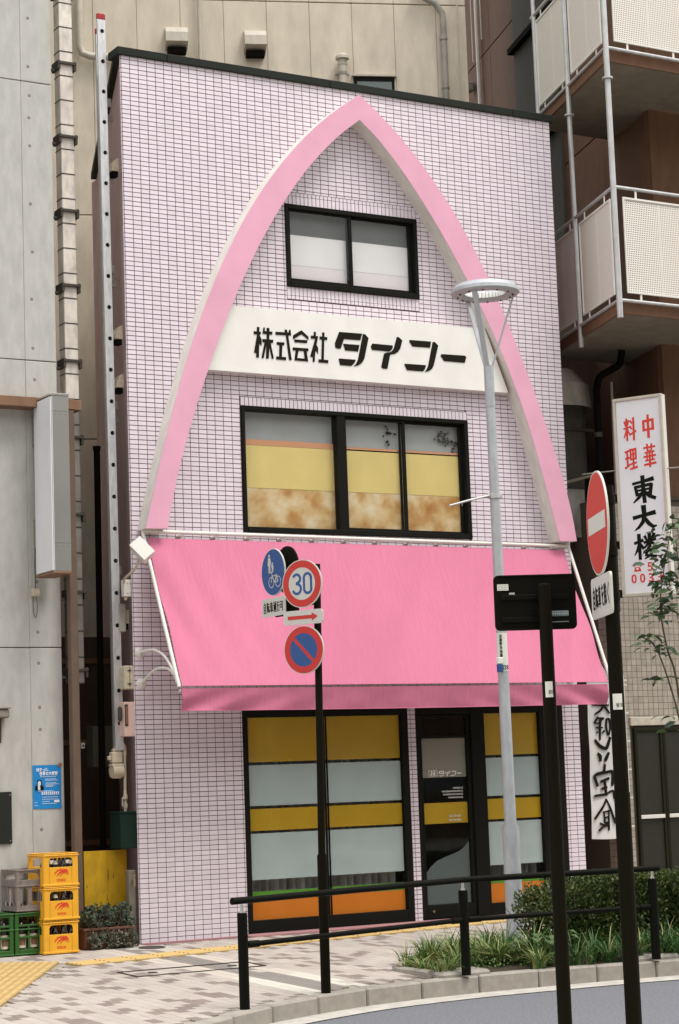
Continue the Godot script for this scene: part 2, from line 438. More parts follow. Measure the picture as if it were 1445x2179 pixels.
# ---------------------------------------------------------------- lettering
# strokes on a 100 x 100 grid, y down; a third number is the stroke's width there
const GLYPHS := {
	"自": "50,2 44,18;22,18 22,98;22,18 78,18 78,98;22,45 78,45;22,70 78,70;22,96 78,96",
	"転": "5,14 48,14;12,28 42,28 42,66 12,66 12,28;12,47 42,47;3,80 50,80;27,2 27,98;58,18 95,18;53,42 99,42;72,42 58,88 92,84;84,66 96,92",
	"車": "12,14 88,14;20,28 80,28 80,68 20,68 20,28;20,48 80,48;5,82 95,82;50,2 50,98",
	"通": "8,8 18,20;5,36 20,36 20,74 6,90;6,88 30,92 96,92;38,6 86,6 70,18;40,24 40,80;40,24 86,24 86,80;40,42 86,42;40,60 86,60;63,24 63,80",
	"行": "28,4 8,28;32,28 8,56;22,48 22,98;45,14 92,14;40,40 98,40;74,40 74,92 60,92",
	"可": "5,12 95,12;18,34 56,34 56,66 18,66 18,34;80,12 80,92 62,92",
	"を": "15,18 80,14;45,2 25,50 50,42 60,66;88,38 50,60 42,82 55,92 88,90",
	"除": "8,6 8,98;8,6 30,6 20,36 30,58 10,66;66,2 40,36;66,2 96,34;50,40 84,40;42,58 92,58;68,40 68,92 58,92;54,68 42,88;80,68 94,86",
	"く": "75,4 28,50 78,96",
	"武": "8,14 60,14;5,36 70,32;68,4 78,70 96,94 97,76;82,8 92,18;38,48 38,86;16,56 16,88;38,66 58,66;5,92 62,84",
	"蔵": "5,14 95,14;34,4 34,24;66,4 66,24;10,32 95,32;14,32 14,70 4,96;64,32 74,74 96,94;88,48 62,92;26,46 56,46;26,62 56,62;26,80 56,80;26,46 26,92 58,92",
	"野": "6,8 46,8 46,48 6,48 6,8;6,28 46,28;26,8 26,90;4,66 48,66;2,92 50,88;58,10 92,10 72,28;58,32 96,32 86,50;76,32 76,92 64,88",
	"市": "50,2 50,16;6,20 94,20;20,40 20,84;20,40 80,40 80,82 70,82;50,20 50,98",
	"街": "24,4 6,28;26,28 6,56;16,50 16,96;34,22 66,22;50,6 50,44;32,46 68,46;34,66 66,66;50,50 50,90;30,92 70,88;74,14 96,14;72,40 98,40;86,40 86,92 78,92",
	"路": "8,8 42,8 42,34 8,34 8,8;25,34 25,88;25,60 44,60;8,52 8,92;3,94 48,86;66,4 50,36;64,14 90,14 52,56;58,24 96,54;56,62 90,62 90,94 56,94 56,62",
	"灯": "14,22 8,48;44,18 36,40;28,6 28,50 4,94;28,54 46,80;52,16 98,16;76,16 76,92 62,90",
	"始": "24,4 10,60 44,96;40,30 4,94;4,34 46,34;70,4 54,40 92,36;82,22 94,44;58,54 90,54 90,94 58,94 58,54",
	"ま": "14,20 86,20;20,42 80,42;50,4 50,80 30,92 18,78 40,70 84,92",
	"っ": "20,50 70,40 84,62 60,90 40,90", "た": "8,26 54,22;34,4 12,94;56,44 90,44;52,70 60,88 92,88", "、": "20,78 36,94",
	"世": "4,38 96,38;24,12 24,92 92,92;50,6 50,66;76,8 76,66;50,66 76,66",
	"界": "20,6 80,6 80,46 20,46 20,6;20,26 80,26;50,6 50,46;50,46 6,74;50,46 94,74;36,62 30,96;64,62 64,96",
	"の": "52,16 38,84 14,70 20,30 52,14 86,36 84,70 56,90", "大": "6,34 94,34;50,4 46,50 8,96;50,40 92,96",
	"変": "50,2 50,14;6,16 94,16;36,16 28,46;64,16 64,46;18,26 8,46;82,26 94,46;44,46 16,74;34,54 78,54 20,96;36,66 92,96",
	"容": "50,2 50,12;8,28 8,14 92,14 92,28;34,24 16,40;66,24 84,40;50,32 8,64;50,32 92,64;30,64 70,64 70,94 30,94 30,64",
	"中": "50,0,15 50,100,17;12,24,15 12,68,16;10,26,15 90,22,16;88,22,16 88,66,16;12,66,13 88,62,13",
	"華": "4,16,11 96,12,12;32,0,12 34,30,10;68,0,12 66,28,10;12,38,10 88,34,10;50,28,12 50,102,13;2,56,11 98,52,12;28,40,10 28,74,9;72,40,10 72,72,9;14,74,10 88,70,10;4,92,12 98,86,13",
	"料": "8,14,11 18,34,9;42,10,11 33,32,9;2,46,11 50,40,11;26,2,12 26,100,12;26,48,11 2,86,8;28,48,10 48,72,10;56,12,12 70,24,9;54,38,12 68,50,9;48,76,10 100,60,12;84,0,13 82,100,13",
	"理": "4,20,11 40,14,12;22,16,12 22,80,12;6,50,11 38,46,11;2,92,13 44,76,11;50,8,12 50,56,11;50,12,12 94,8,12;92,8,12 92,54,12;50,33,9 92,30,9;50,55,10 92,52,10;71,10,11 71,92,11;50,76,10 94,70,11;44,98,12 100,90,14",
	"東": "6,26,12 40,21,11 92,12,18;48,0,18 50,60,16 53,100,17;16,40,13 22,72,14;14,40,12 84,33,13;84,33,16 78,70,15;26,54,9 78,49,9;26,68,10 78,64,10;46,62,15 28,82,13 6,99,5;56,62,14 74,78,16 98,88,14",
	"大楷": "2,46,16 45,38,14 92,30,19;46,2,22 48,40,19 40,66,16 22,86,12 4,98,3;50,52,16 66,74,17 84,88,14 98,84,5",
	"楼": "4,36,12 40,26,14;24,4,17 25,98,14;24,40,13 14,64,11 2,82,4;28,40,12 42,58,13;50,12,14 58,28,9;70,2,17 70,52,14;90,4,16 80,26,9;46,36,11 96,24,13;68,36,12 46,56,8;72,34,12 94,46,11;46,72,13 98,58,14;64,56,12 52,84,10 96,92,12;84,66,12 72,86,11 46,98,5",
}
const SIGN := [
	["1433,6331 1518,6331 1514,6299 1432,6300", "1474,6381 1504,6381 1498,6330 1471,6331", "1473,6300 1497,6299 1525,6249 1522,6176 1501,6198 1495,6202 1485,6046 1453,6046 1456,6094 1428,6097", "1553,6381 1570,6381 1565,6343 1660,6343 1657,6310 1539,6313", "1593,6381 1625,6380 1623,6343 1591,6343", "1590,6310 1621,6309 1617,6254 1587,6255", "1537,6254 1667,6254 1662,6219 1536,6221", "1561,6220 1586,6220 1543,6045 1518,6045", "1583,6220 1622,6219 1604,6044 1573,6043", "1611,6219 1632,6219 1666,6048 1642,6048"],
	["1700,6346 1815,6348 1813,6379 1841,6380 1845,6350 1860,6349 1870,6382 1885,6381 1890,6318 1854,6318 1888,6048 1856,6047 1826,6317 1699,6314", "1711,6234 1804,6235 1800,6204 1710,6204", "1743,6204 1777,6204 1767,6075 1735,6075", "1700,6075 1820,6074 1816,6042 1697,6043"],
	["2021,6388 2107,6321 2106,6287 2022,6344 1913,6279 1917,6324", "1931,6279 2091,6282 2086,6250 1929,6249", "1908,6190 2101,6191 2098,6160 1906,6158", "1942,6158 1976,6158 1956,6075 2051,6075 2043,6157 2077,6158 2092,6047 1923,6048"],
	["2139,6338 2174,6337 2178,6383 2202,6383 2199,6337 2228,6337 2204,6238 2223,6208 2219,6141 2197,6170 2185,6166 2174,6049 2150,6049 2153,6101 2120,6103 2191,6306 2137,6306", "2249,6337 2280,6336 2283,6385 2310,6385 2307,6336 2344,6335 2341,6303 2304,6303 2290,6080 2347,6080 2344,6047 2223,6047 2225,6080 2260,6080 2276,6304 2248,6305"],
	["2499,6407 2793,6410 2766,6335 2556,6332 2509,6220 2468,6219 2443,6230 2439,6275", "2545,6277 2752,6279 2732,6205 2568,6205", "2480,6101 2487,6108 2696,6109 2691,6090 2661,6054 2637,6036 2495,6036", "2803,6407 2829,6407 2873,6365 2807,6126 2772,6078 2725,6047 2670,6035 2700,6062 2728,6115"],
	["2900,6276 2921,6308 3186,6307 3183,6280 3166,6253 3139,6235 2913,6237", "3246,6409 3269,6408 3315,6374 3284,6281 3252,6239 3204,6212 3148,6201 3104,6036 3051,6034 3025,6051 3069,6206 3112,6223 3145,6225 3176,6242 3200,6275"],
	["3407,6371 3416,6387 3698,6390 3683,6318 3448,6316", "3331,6099 3340,6110 3617,6113 3605,6074 3576,6039 3362,6038", "3721,6387 3748,6389 3793,6351 3721,6117 3692,6074 3651,6048 3599,6035 3627,6068 3647,6106"],
	["3820,6237 3834,6256 4152,6261 4168,6242 4145,6178 3864,6179"],
]
const BANNER := "5869,2280 5990,2274 6111,2273;6035,2274 5996,2218 5908,2171;6024,2266 6068,2241 6115,2180;5946,2138 5907,2091 5891,2067;5919,2123 6020,2121 5988,2097;5980,2130 5976,2065 5967,2001 5959,1873;5906,2067 5956,2066;5908,2015 6003,2013;5914,1954 5929,1962;5999,1953 6031,1976;6070,2116 6059,2024 6078,1923;6070,2108 6105,2111 6120,2031 6093,1927;5888,1871 5940,1810 6018,1772 6059,1791 6106,1894;5918,1714 5951,1681 5950,1630;6075,1718 6041,1663 6018,1628;6010,1584 5995,1497;5847,1453 5919,1483 6040,1495;5852,1453 5889,1341;6030,1496 6120,1493 6100,1342;5932,1387 6055,1423;5997,1385 6008,1233;5947,1307 6018,1320;5837,1227 6003,1241;6003,1241 6106,1278 6121,1189;6000,1186 5954,1100 5825,962;6000,1186 6062,1064 6122,902;5950,1037 6041,1049;5960,1036 5967,917;6031,1057 6021,827;5966,972 6026,982;5962,917 6023,922;5902,912 5979,877 6011,899;6012,915 5876,826"

func glyph(mb: MB, ch: String, xf: Transform3D, x: float, y: float, w: float, h: float, sw: float, depth := 0.002, fat := 1.0) -> void:
	# one character with its top left corner at local (x, y)
	var k := 0
	for s in GLYPHS[ch].split(";"):
		var pts := []
		for q in s.split(" "):
			var e: PackedStringArray = q.split(",")
			pts.append(Vector3(x + float(e[0]) / 100.0 * w, y - float(e[1]) / 100.0 * h, float(e[2]) / 100.0 * w * fat if e.size() > 2 else sw))
		mb.stroke(pts, xf, 0.0, depth + 0.00012 * k)
		k += 1

func text(parent: Node, called: String, s: String, m: Material, xf: Transform3D, height: float, squeeze := 1.0, bold := false) -> MeshInstance3D:
	var f := SystemFont.new()
	f.font_names = PackedStringArray(["Droid Sans"])
	if bold: f.font_weight = 700
	var t := TextMesh.new()
	t.text = s; t.font = f; t.font_size = 64; t.pixel_size = height / 46.0; t.depth = 0.002
	var mi := part(parent, called, t, m, Vector3.ZERO)
	mi.transform = xf * Transform3D(Basis.from_scale(Vector3(squeeze, 1, 1)), Vector3.ZERO)
	if parent.get_parent() == self and not parent is MeshInstance3D: mi.position -= parent.position
	return mi

# ---------------------------------------------------------------- the scene
func _ready() -> void:
	rng.seed = 7
	var cam := Camera3D.new()
	cam.name = "camera"; add_child(cam)
	cam.position = Vector3(-8.87118, 1.54057, 19.33933)
	cam.rotation = Vector3(0.127771, -0.531242, -0.035925)
	cam.fov = 27.815; cam.near = 0.1; cam.far = 200.0
	var env := Environment.new()
	var sky := Sky.new()
	var sm := ProceduralSkyMaterial.new()
	sm.sky_top_color = Color(0.985, 0.99, 1.0); sm.sky_horizon_color = Color(0.76, 0.76, 0.755); sm.sky_curve = 0.5
	sm.ground_bottom_color = Color(0.42, 0.41, 0.40); sm.ground_horizon_color = Color(0.6, 0.6, 0.59)
	sm.sun_angle_max = 0.0
	sky.sky_material = sm
	env.background_mode = Environment.BG_SKY; env.sky = sky
	env.background_energy_multiplier = 1.0
	env.tonemap_mode = Environment.TONE_MAPPER_LINEAR
	env.tonemap_exposure = 2.2
	env.sdfgi_enabled = true; env.ssao_enabled = true; env.ssil_enabled = true
	var we := WorldEnvironment.new()
	we.name = "environment"; we.environment = env; add_child(we)
	var sun := DirectionalLight3D.new()
	sun.name = "sun"; add_child(sun)
	sun.look_at_from_position(Vector3(0.20, 0.90, 0.38) * 30.0, Vector3.ZERO)
	sun.light_energy = 0.42; sun.light_angular_distance = 22.0
	sun.light_color = Color(1.0, 0.985, 0.96); sun.shadow_enabled = true

	make_materials()
	build_street()
	build_shop()
	build_signboard()
	build_awning()
	build_left_block()
	build_alley()
	build_back_block()
	build_right_block()
	build_poles()
	build_guard_rail()
	build_crates()
	build_plants()

# ---------------------------------------------------------------- the shop
const W3 := Rect2(1.93, 6.90, 1.71, 0.93)      # third-floor window opening
const W2 := Rect2(1.31, 4.17, 2.91, 1.365)     # second-floor window opening
const S1 := Rect2(1.22, -0.10, 2.045, 2.42)    # shop window opening
const S2 := Rect2(3.365, -0.10, 2.0, 2.42)     # door and side window opening

func clip_out(r: Rect2, o: Rect2) -> Rect2:
	if not r.intersects(o): return r
	if o.encloses(r): return Rect2()
	var best := Rect2()
	for q in [Rect2(r.position, Vector2(o.position.x - r.position.x, r.size.y)), Rect2(Vector2(o.end.x, r.position.y), Vector2(r.end.x - o.end.x, r.size.y)), Rect2(r.position, Vector2(r.size.x, o.position.y - r.position.y)), Rect2(Vector2(r.position.x, o.end.y), Vector2(r.size.x, r.end.y - o.end.y))]:
		if q.size.x > 0.012 and q.size.y > 0.008 and q.get_area() > best.get_area(): best = q
	return best

func tile_rects() -> Array:
	var holes := [W3.grow_individual(0, 0.14, 0, 0.14), W2.grow_individual(0, 0.0, 0, 0.10), S1, S2]
	var o := []
	for j in range(-1, 185):
		for i in 56:
			var r := Rect2(i * 0.1 + 0.003, j * 0.05 + 0.003, 0.094, 0.044)
			for h in holes:
				r = clip_out(r, h.grow(0.002))
				if r.size == Vector2.ZERO: break
			if r.size != Vector2.ZERO: o.append(r)
	# upright courses over and under the windows
	for q in [[W3.position.x, W3.end.x, W3.end.y + 0.003, 0.094], [W3.position.x, W3.end.x, W3.end.y + 0.1, 0.038], [W3.position.x, W3.end.x, W3.position.y - 0.097, 0.094], [W3.position.x, W3.end.x, W3.position.y - 0.138, 0.038], [W2.position.x, W2.end.x, W2.end.y + 0.003, 0.094]]:
		var n := int(round((q[1] - q[0]) / 0.05))
		var w: float = (q[1] - q[0]) / n
		for i in n:
			o.append(Rect2(q[0] + i * w + 0.003, q[2], w - 0.006, q[3]))
	return o

func bar(mb: MB, x0: float, y0: float, x1: float, y1: float, z0: float, z1: float) -> void:
	mb.cbx(x0, y0, z0, x1, y1, z1, 0.004)

func sheet(parent: Node, called: String, m: Material, x0: float, y0: float, x1: float, y1: float, z: float, t := 0.003) -> MeshInstance3D:
	var b := MB.new()
	b.bx(x0, y0, z - t, x1, y1, z)
	return part(parent, called, b, m)

func build_shop() -> void:
	var t := thing("shop_building", "narrow white tiled shop building with a tall pink pointed arch on its front", "building", Vector3(0, GROUND, 0))
	var sd := Vector3(sin(SIDE), 0, -cos(SIDE))
	var depth := 4.6
	# front wall behind the tiles, with real openings
	var wall := MB.new()
	var xs := [0.0, W2.position.x, S1.position.x, W3.position.x, S1.end.x, S2.position.x, W3.end.x, W2.end.x, S2.end.x, 5.6]
	var ys := [-0.15, S1.end.y, W2.position.y, W2.end.y, W3.position.y, W3.end.y, 9.24]
	xs.sort()
	for i in xs.size() - 1:
		for j in ys.size() - 1:
			var mid := Vector2(xs[i] + xs[i + 1], ys[j] + ys[j + 1]) * 0.5
			var open := false
			for h in [W3, W2, S1, S2]:
				if h.has_point(mid): open = true
			if not open:
				for z in [-0.0065, -0.16]:
					var xa: float = xs[i] if z > -0.1 or i > 0 else 0.12
					wall.quad(Vector3(xa, ys[j], z), Vector3(xs[i + 1], ys[j], z), Vector3(xs[i + 1], ys[j + 1], z), Vector3(xa, ys[j + 1], z), Vector3(0, 0, 1 if z > -0.1 else -1))
	for h: Rect2 in [W3, W2, S1, S2, Rect2(0, -0.15, 5.6, 9.39)]:
		var inw := -1.0 if h.size.x > 5.0 else 1.0
		var a := h.position; var b := h.end
		if inw > 0.0: wall.quad(Vector3(a.x, a.y, -0.006), Vector3(a.x, b.y, -0.006), Vector3(a.x, b.y, -0.16), Vector3(a.x, a.y, -0.16), Vector3(inw, 0, 0))
		wall.quad(Vector3(b.x, a.y, -0.006), Vector3(b.x, b.y, -0.006), Vector3(b.x, b.y, -0.16), Vector3(b.x, a.y, -0.16), Vector3(-inw, 0, 0))
		wall.quad(Vector3(a.x, a.y, -0.006), Vector3(b.x, a.y, -0.006), Vector3(b.x, a.y, -0.16), Vector3(a.x, a.y, -0.16), Vector3(0, inw, 0))
		wall.quad(Vector3(a.x, b.y, -0.006), Vector3(b.x, b.y, -0.006), Vector3(b.x, b.y, -0.16), Vector3(a.x, b.y, -0.16), Vector3(0, -inw, 0))
	var front := part(t, "front_wall", wall, M.grout)
	# tiles: the 300 that show largest singly, the rest as one
	var rects := tile_rects()
	rects.sort_custom(func(a, b): return a.position.y + a.position.x * 0.04 < b.position.y + b.position.x * 0.04)
	var field := MB.new(); field.has_c = true
	var unit := {}
	var single := 0
	for r: Rect2 in rects:
		var whole := is_equal_approx(r.size.x, 0.094) and is_equal_approx(r.size.y, 0.044)
		if single < 300 and whole and r.position.y > -0.03:
			var k := rng.randi() % 4
			if not unit.has(k):
				var b := MB.new(); b.cbox(X(Vector3.ZERO), Vector3(0.094, 0.044, 0.012), 0.0018); unit[k] = b.done()
			var mi := part(front, "tile", unit[k], M["tile_%d" % k], Vector3(r.get_center().x, r.get_center().y, -0.006 + rng.randf_range(-0.0006, 0.0006)))
			single += 1
		else:
			var g := rng.randf_range(0.91, 1.0)
			field.col = Color(g, g * rng.randf_range(0.985, 1.0), g)
			var c := r.get_center(); var h := r.size * 0.5; var z := rng.randf_range(-0.0008, 0.0006)
			var e := 0.0018
			# face, four bevels
			var q := [Vector3(c.x - h.x + e, c.y - h.y + e, z), Vector3(c.x + h.x - e, c.y - h.y + e, z), Vector3(c.x + h.x - e, c.y + h.y - e, z), Vector3(c.x - h.x + e, c.y + h.y - e, z)]
			var w := [Vector3(c.x - h.x, c.y - h.y, -0.007), Vector3(c.x + h.x, c.y - h.y, -0.007), Vector3(c.x + h.x, c.y + h.y, -0.007), Vector3(c.x - h.x, c.y + h.y, -0.007)]
			field.quad(q[0], q[1], q[2], q[3], Vector3(0, 0, 1))
			for i in 4:
				var o := Vector3([0, 1, 0, -1][i], [-1, 0, 1, 0][i], 0.35).normalized()
				field.quad(w[i], w[(i + 1) % 4], q[(i + 1) % 4], q[i], o)
	var tf := part(front, "tile_field", field, M.tile); tf.set_meta("kind", "stuff")
	# flank walls, back and roof
	var body := MB.new()
	var fb := Basis(sd, Vector3.UP, sd.cross(Vector3.UP).normalized())
	body.extr(PackedVector2Array([Vector2(0.002, 0.0072), Vector2(0.165, 0.0072), Vector2(0.165 + sd.x * depth, 0.0072 - sd.z * depth), Vector2(0.002 + sd.x * depth, 0.0072 - sd.z * depth)]), X(Vector3.ZERO, Basis(Vector3.RIGHT, Vector3(0, 0, -1), Vector3.UP)), -0.15, 9.235)
	var flank := part(t, "flank_wall", body, M.flank)
	var ret := MB.new(); ret.has_c = true
	for j in range(-1, 185):
		var g := rng.randf_range(0.9, 1.0); ret.col = Color(g, g * 0.99, g)
		ret.cbox(X(Vector3(0.0, j * 0.05 + 0.025, -0.012) + sd * 0.022 + fb.z * -0.004, fb), Vector3(0.05, 0.044, 0.01), 0.002)
	part(flank, "corner_tile_strip", ret, M.tile).set_meta("kind", "stuff")
	var rest := MB.new()
	rest.box(X(Vector3(5.52, 4.54, -0.01) + sd * depth * 0.5, fb), Vector3(depth - 0.12, 9.39, 0.15))
	rest.bx(sd.x * depth, -0.15, sd.z * depth - 0.15, 5.6 + sd.x * depth, 9.24, sd.z * depth)
	part(t, "rear_wall", rest, M.flank)
	var rf := MB.new()
	for y in [9.12, 5.85, 2.75, -0.12]:
		rf.extr(PackedVector2Array([Vector2(0.16, 0.17), Vector2(5.42, 0.17), Vector2(5.42 + sd.x * depth, -sd.z * depth), Vector2(0.16 + sd.x * depth, -sd.z * depth)]), X(Vector3(0, y, 0), Basis(Vector3.RIGHT, Vector3(0, 0, -1), Vector3.UP)), 0.0, 0.1)
	part(t, "floor_slab", rf, M.room)
	# coping in lengths
	var cx := [-0.055, 0.53, 2.55, 5.05, 5.645]
	for i in 4:
		var b := MB.new(); b.cbx(cx[i] + 0.003, 9.236, -0.22, cx[i + 1] - 0.003, 9.322, 0.035, 0.006)
		part(t, "coping", b, M.coping)
	for s in [-0.02, 5.56]:
		var b := MB.new(); b.cbox(X(Vector3(s + (0.1 if s < 1.0 else 0.0), 9.279, -0.1) + sd * (depth * 0.5), fb), Vector3(depth - 0.25, 0.08, 0.22), 0.006)
		part(t, "coping", b, M.coping)
	# pink threshold along the foot of the front
	var th := MB.new(); th.cbx(1.16, -0.16, 0.002, 5.42, -0.03, 0.16, 0.01); th.cbx(0.0, -0.16, 0.002, 1.15, -0.04, 0.014, 0.004)
	part(t, "threshold", th, M.threshold)
	build_arch(t)
	build_windows(t)
	build_shopfront(t)

func build_arch(t: Node3D) -> void:
	# outlines on the arch's front face, foot to apex to foot
	var ol := outline("60,4143 130,4413 201,4682 273,4950 349,5217 429,5482 514,5746 604,6009 701,6269 805,6527 917,6781 1037,7032 1167,7278 1305,7519 1454,7754 1614,7981 1785,8200 1967,8409 2160,8607 2366,8793 2584,8965 2816,9127")
	var orr := outline("2816,9127 3035,8965 3246,8787 3446,8596 3636,8395 3814,8183 3981,7963 4135,7735 4279,7500 4413,7260 4539,7014 4658,6765 4772,6514 4880,6259 4985,6004 5085,5746 5182,5487 5273,5227 5357,4965 5432,4700 5493,4431 5536,4157")
	var il := outline("308,4150 362,4402 425,4652 495,4899 572,5145 655,5389 742,5631 834,5872 930,6110 1031,6347 1136,6582 1247,6814 1364,7044 1488,7269 1619,7491 1758,7708 1906,7919 2063,8122 2231,8317 2411,8502 2601,8674 2810,8836")
	var ir := outline("2810,8836 3013,8669 3193,8488 3362,8295 3521,8095 3673,7889 3819,7678 3960,7463 4096,7244 4227,7023 4352,6798 4472,6571 4584,6341 4689,6108 4787,5871 4877,5631 4959,5389 5034,5143 5104,4896 5169,4647 5234,4398 5300,4152")
	var outer := smooth(Array(ol), 4); var o2 := smooth(Array(orr), 4)
	outer.append_array(o2.slice(1))
	var inner := smooth(Array(il), 4); var i2 := smooth(Array(ir), 4)
	inner.append_array(i2.slice(1))
	var face := MB.new(); var side := MB.new(); var lip := MB.new()
	var zf := 0.215
	for i in outer.size() - 1:
		var a: Vector2 = outer[i]; var b: Vector2 = outer[i + 1]; var c: Vector2 = inner[i + 1]; var d: Vector2 = inner[i]
		face.quad(Vector3(a.x, a.y, zf), Vector3(b.x, b.y, zf), Vector3(c.x, c.y, zf), Vector3(d.x, d.y, zf), Vector3(0, 0, 1))
		for k in 2:
			var p: Vector2 = [a, d][k]; var q: Vector2 = [b, c][k]
			var o := Vector2(q.y - p.y, p.x - q.x).normalized() * (-1.0 if k == 0 else 1.0)
			face.quad(Vector3(p.x, p.y, zf), Vector3(q.x, q.y, zf), Vector3(q.x, q.y, zf - 0.006), Vector3(p.x, p.y, zf - 0.006), Vector3(o.x, o.y, 0))
			side.quad(Vector3(p.x, p.y, 0.0), Vector3(q.x, q.y, 0.0), Vector3(q.x, q.y, zf - 0.006), Vector3(p.x, p.y, zf - 0.006), Vector3(o.x, o.y, 0))
	for i in [0, outer.size() - 1]:
		var a: Vector2 = outer[i]; var d: Vector2 = inner[i]
		side.quad(Vector3(a.x, a.y, 0.0), Vector3(d.x, d.y, 0.0), Vector3(d.x, d.y, zf), Vector3(a.x, a.y, zf), Vector3(0, -1, 0))
	var ar := part(t, "arch", face, M.arch_pink)
	part(ar, "arch_side", side, M.arch_side, Vector3.ZERO)

func build_windows(t: Node3D) -> void:
	# third floor: two sliding sashes
	var f := MB.new()
	var a := W3.position; var b := W3.end
	bar(f, a.x, a.y, a.x + 0.04, b.y, -0.11, 0.022); bar(f, b.x - 0.04, a.y, b.x, b.y, -0.11, 0.022)
	bar(f, a.x + 0.04, b.y - 0.05, b.x - 0.04, b.y, -0.11, 0.02); bar(f, a.x + 0.04, a.y, b.x - 0.04, a.y + 0.055, -0.11, 0.03)
	var w := part(t, "window", f, M.frame)
	for k in 2:
		var x0: float = [a.x + 0.04, 2.745][k]; var x1: float = [2.79, b.x - 0.04][k]; var z: float = [-0.012, -0.05][k]
		var s := MB.new()
		bar(s, x0, a.y + 0.055, x0 + 0.03, b.y - 0.05, z - 0.03, z); bar(s, x1 - 0.042, a.y + 0.055, x1, b.y - 0.05, z - 0.03, z)
		bar(s, x0 + 0.03, a.y + 0.055, x1 - 0.042, a.y + 0.1, z - 0.03, z); bar(s, x0 + 0.03, b.y - 0.07, x1 - 0.042, b.y - 0.05, z - 0.03, z)
		part(w, "sash", s, M.frame)
		sheet(w, "pane", M.glass, x0 + 0.03, a.y + 0.1, x1 - 0.042, b.y - 0.07, z - 0.012, 0.005)
	sheet(w, "blind", M.film_white, a.x + 0.02, 7.17, b.x - 0.02, 7.51, -0.084)
	sheet(w, "blind", M.film_blush, a.x + 0.02, a.y + 0.03, b.x - 0.02, 7.167, -0.084)
	sheet(w, "ceiling_board", M.film_grey, a.x + 0.01, 7.50, b.x - 0.01, b.y, -0.125, 0.02)
	# second floor: one fixed light and two sashes
	f = MB.new(); a = W2.position; b = W2.end
	bar(f, a.x, a.y, a.x + 0.04, b.y, -0.11, 0.022); bar(f, b.x - 0.05, a.y, b.x, b.y, -0.11, 0.022)
	bar(f, a.x + 0.04, b.y - 0.045, b.x - 0.05, b.y, -0.11, 0.02); bar(f, a.x + 0.04, a.y, b.x - 0.05, a.y + 0.055, -0.11, 0.03)
	bar(f, 2.49, a.y + 0.055, 2.60, b.y - 0.045, -0.11, 0.016)
	w = part(t, "window", f, M.frame)
	sheet(w, "pane", M.glass, a.x + 0.04, a.y + 0.055, 2.49, b.y - 0.045, -0.03, 0.006)
	for k in 2:
		var x0: float = [2.60, 3.335][k]; var x1: float = [3.39, b.x - 0.05][k]; var z: float = [-0.012, -0.05][k]
		var s := MB.new()
		bar(s, x0, a.y + 0.055, x0 + 0.022, b.y - 0.045, z - 0.03, z); bar(s, x1 - 0.04, a.y + 0.055, x1, b.y - 0.045, z - 0.03, z)
		bar(s, x0 + 0.022, a.y + 0.055, x1 - 0.04, a.y + 0.085, z - 0.03, z); bar(s, x0 + 0.022, b.y - 0.075, x1 - 0.04, b.y - 0.045, z - 0.03, z)
		part(w, "sash", s, M.frame)
		sheet(w, "pane", M.glass, x0 + 0.022, a.y + 0.085, x1 - 0.04, b.y - 0.075, z - 0.012, 0.005)
	sheet(w, "ceiling_board", M.film_grey_light, a.x + 0.01, 5.17, b.x - 0.01, b.y, -0.115, 0.02)
	sheet(w, "blind_band", M.film_peach, a.x + 0.02, 5.128, 2.55, 5.19, -0.084)
	sheet(w, "blind_band", M.film_peach, 2.55, 5.14, b.x - 0.02, 5.165, -0.084)
	sheet(w, "blind_band", M.film_yellow, a.x + 0.02, 4.662, b.x - 0.02, 5.125, -0.083)
	sheet(w, "blind_band", M.amber_reflection, a.x + 0.02, a.y + 0.03, b.x - 0.02, 4.658, -0.082)  # lower band carries the painted reflection of trees and sky
	# dark leaf shapes behind the right-hand lights
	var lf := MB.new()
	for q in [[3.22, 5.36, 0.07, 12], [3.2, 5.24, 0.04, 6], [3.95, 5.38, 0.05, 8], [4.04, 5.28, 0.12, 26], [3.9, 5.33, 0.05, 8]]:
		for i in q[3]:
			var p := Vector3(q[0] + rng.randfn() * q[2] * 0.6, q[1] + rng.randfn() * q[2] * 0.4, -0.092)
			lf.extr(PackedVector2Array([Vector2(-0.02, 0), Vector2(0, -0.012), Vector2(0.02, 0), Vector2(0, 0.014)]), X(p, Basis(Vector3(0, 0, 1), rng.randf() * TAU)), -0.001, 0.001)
	part(w, "leaf_shapes", lf, M.slate_wall)

func bands(parent: Node, x0: float, x1: float, z: float) -> void:
	for q in [[1.735, 2.2, "film_gold"], [1.278, 1.703, "film_ice"], [1.019, 1.246, "film_gold"], [0.512, 0.991, "film_ice"], [0.312, 0.392, "film_green"], [0.10, 0.3105, "film_orange"]]:
		sheet(parent, "film_band", M[q[2]], x0, q[0], x1, q[1], z, 0.002)

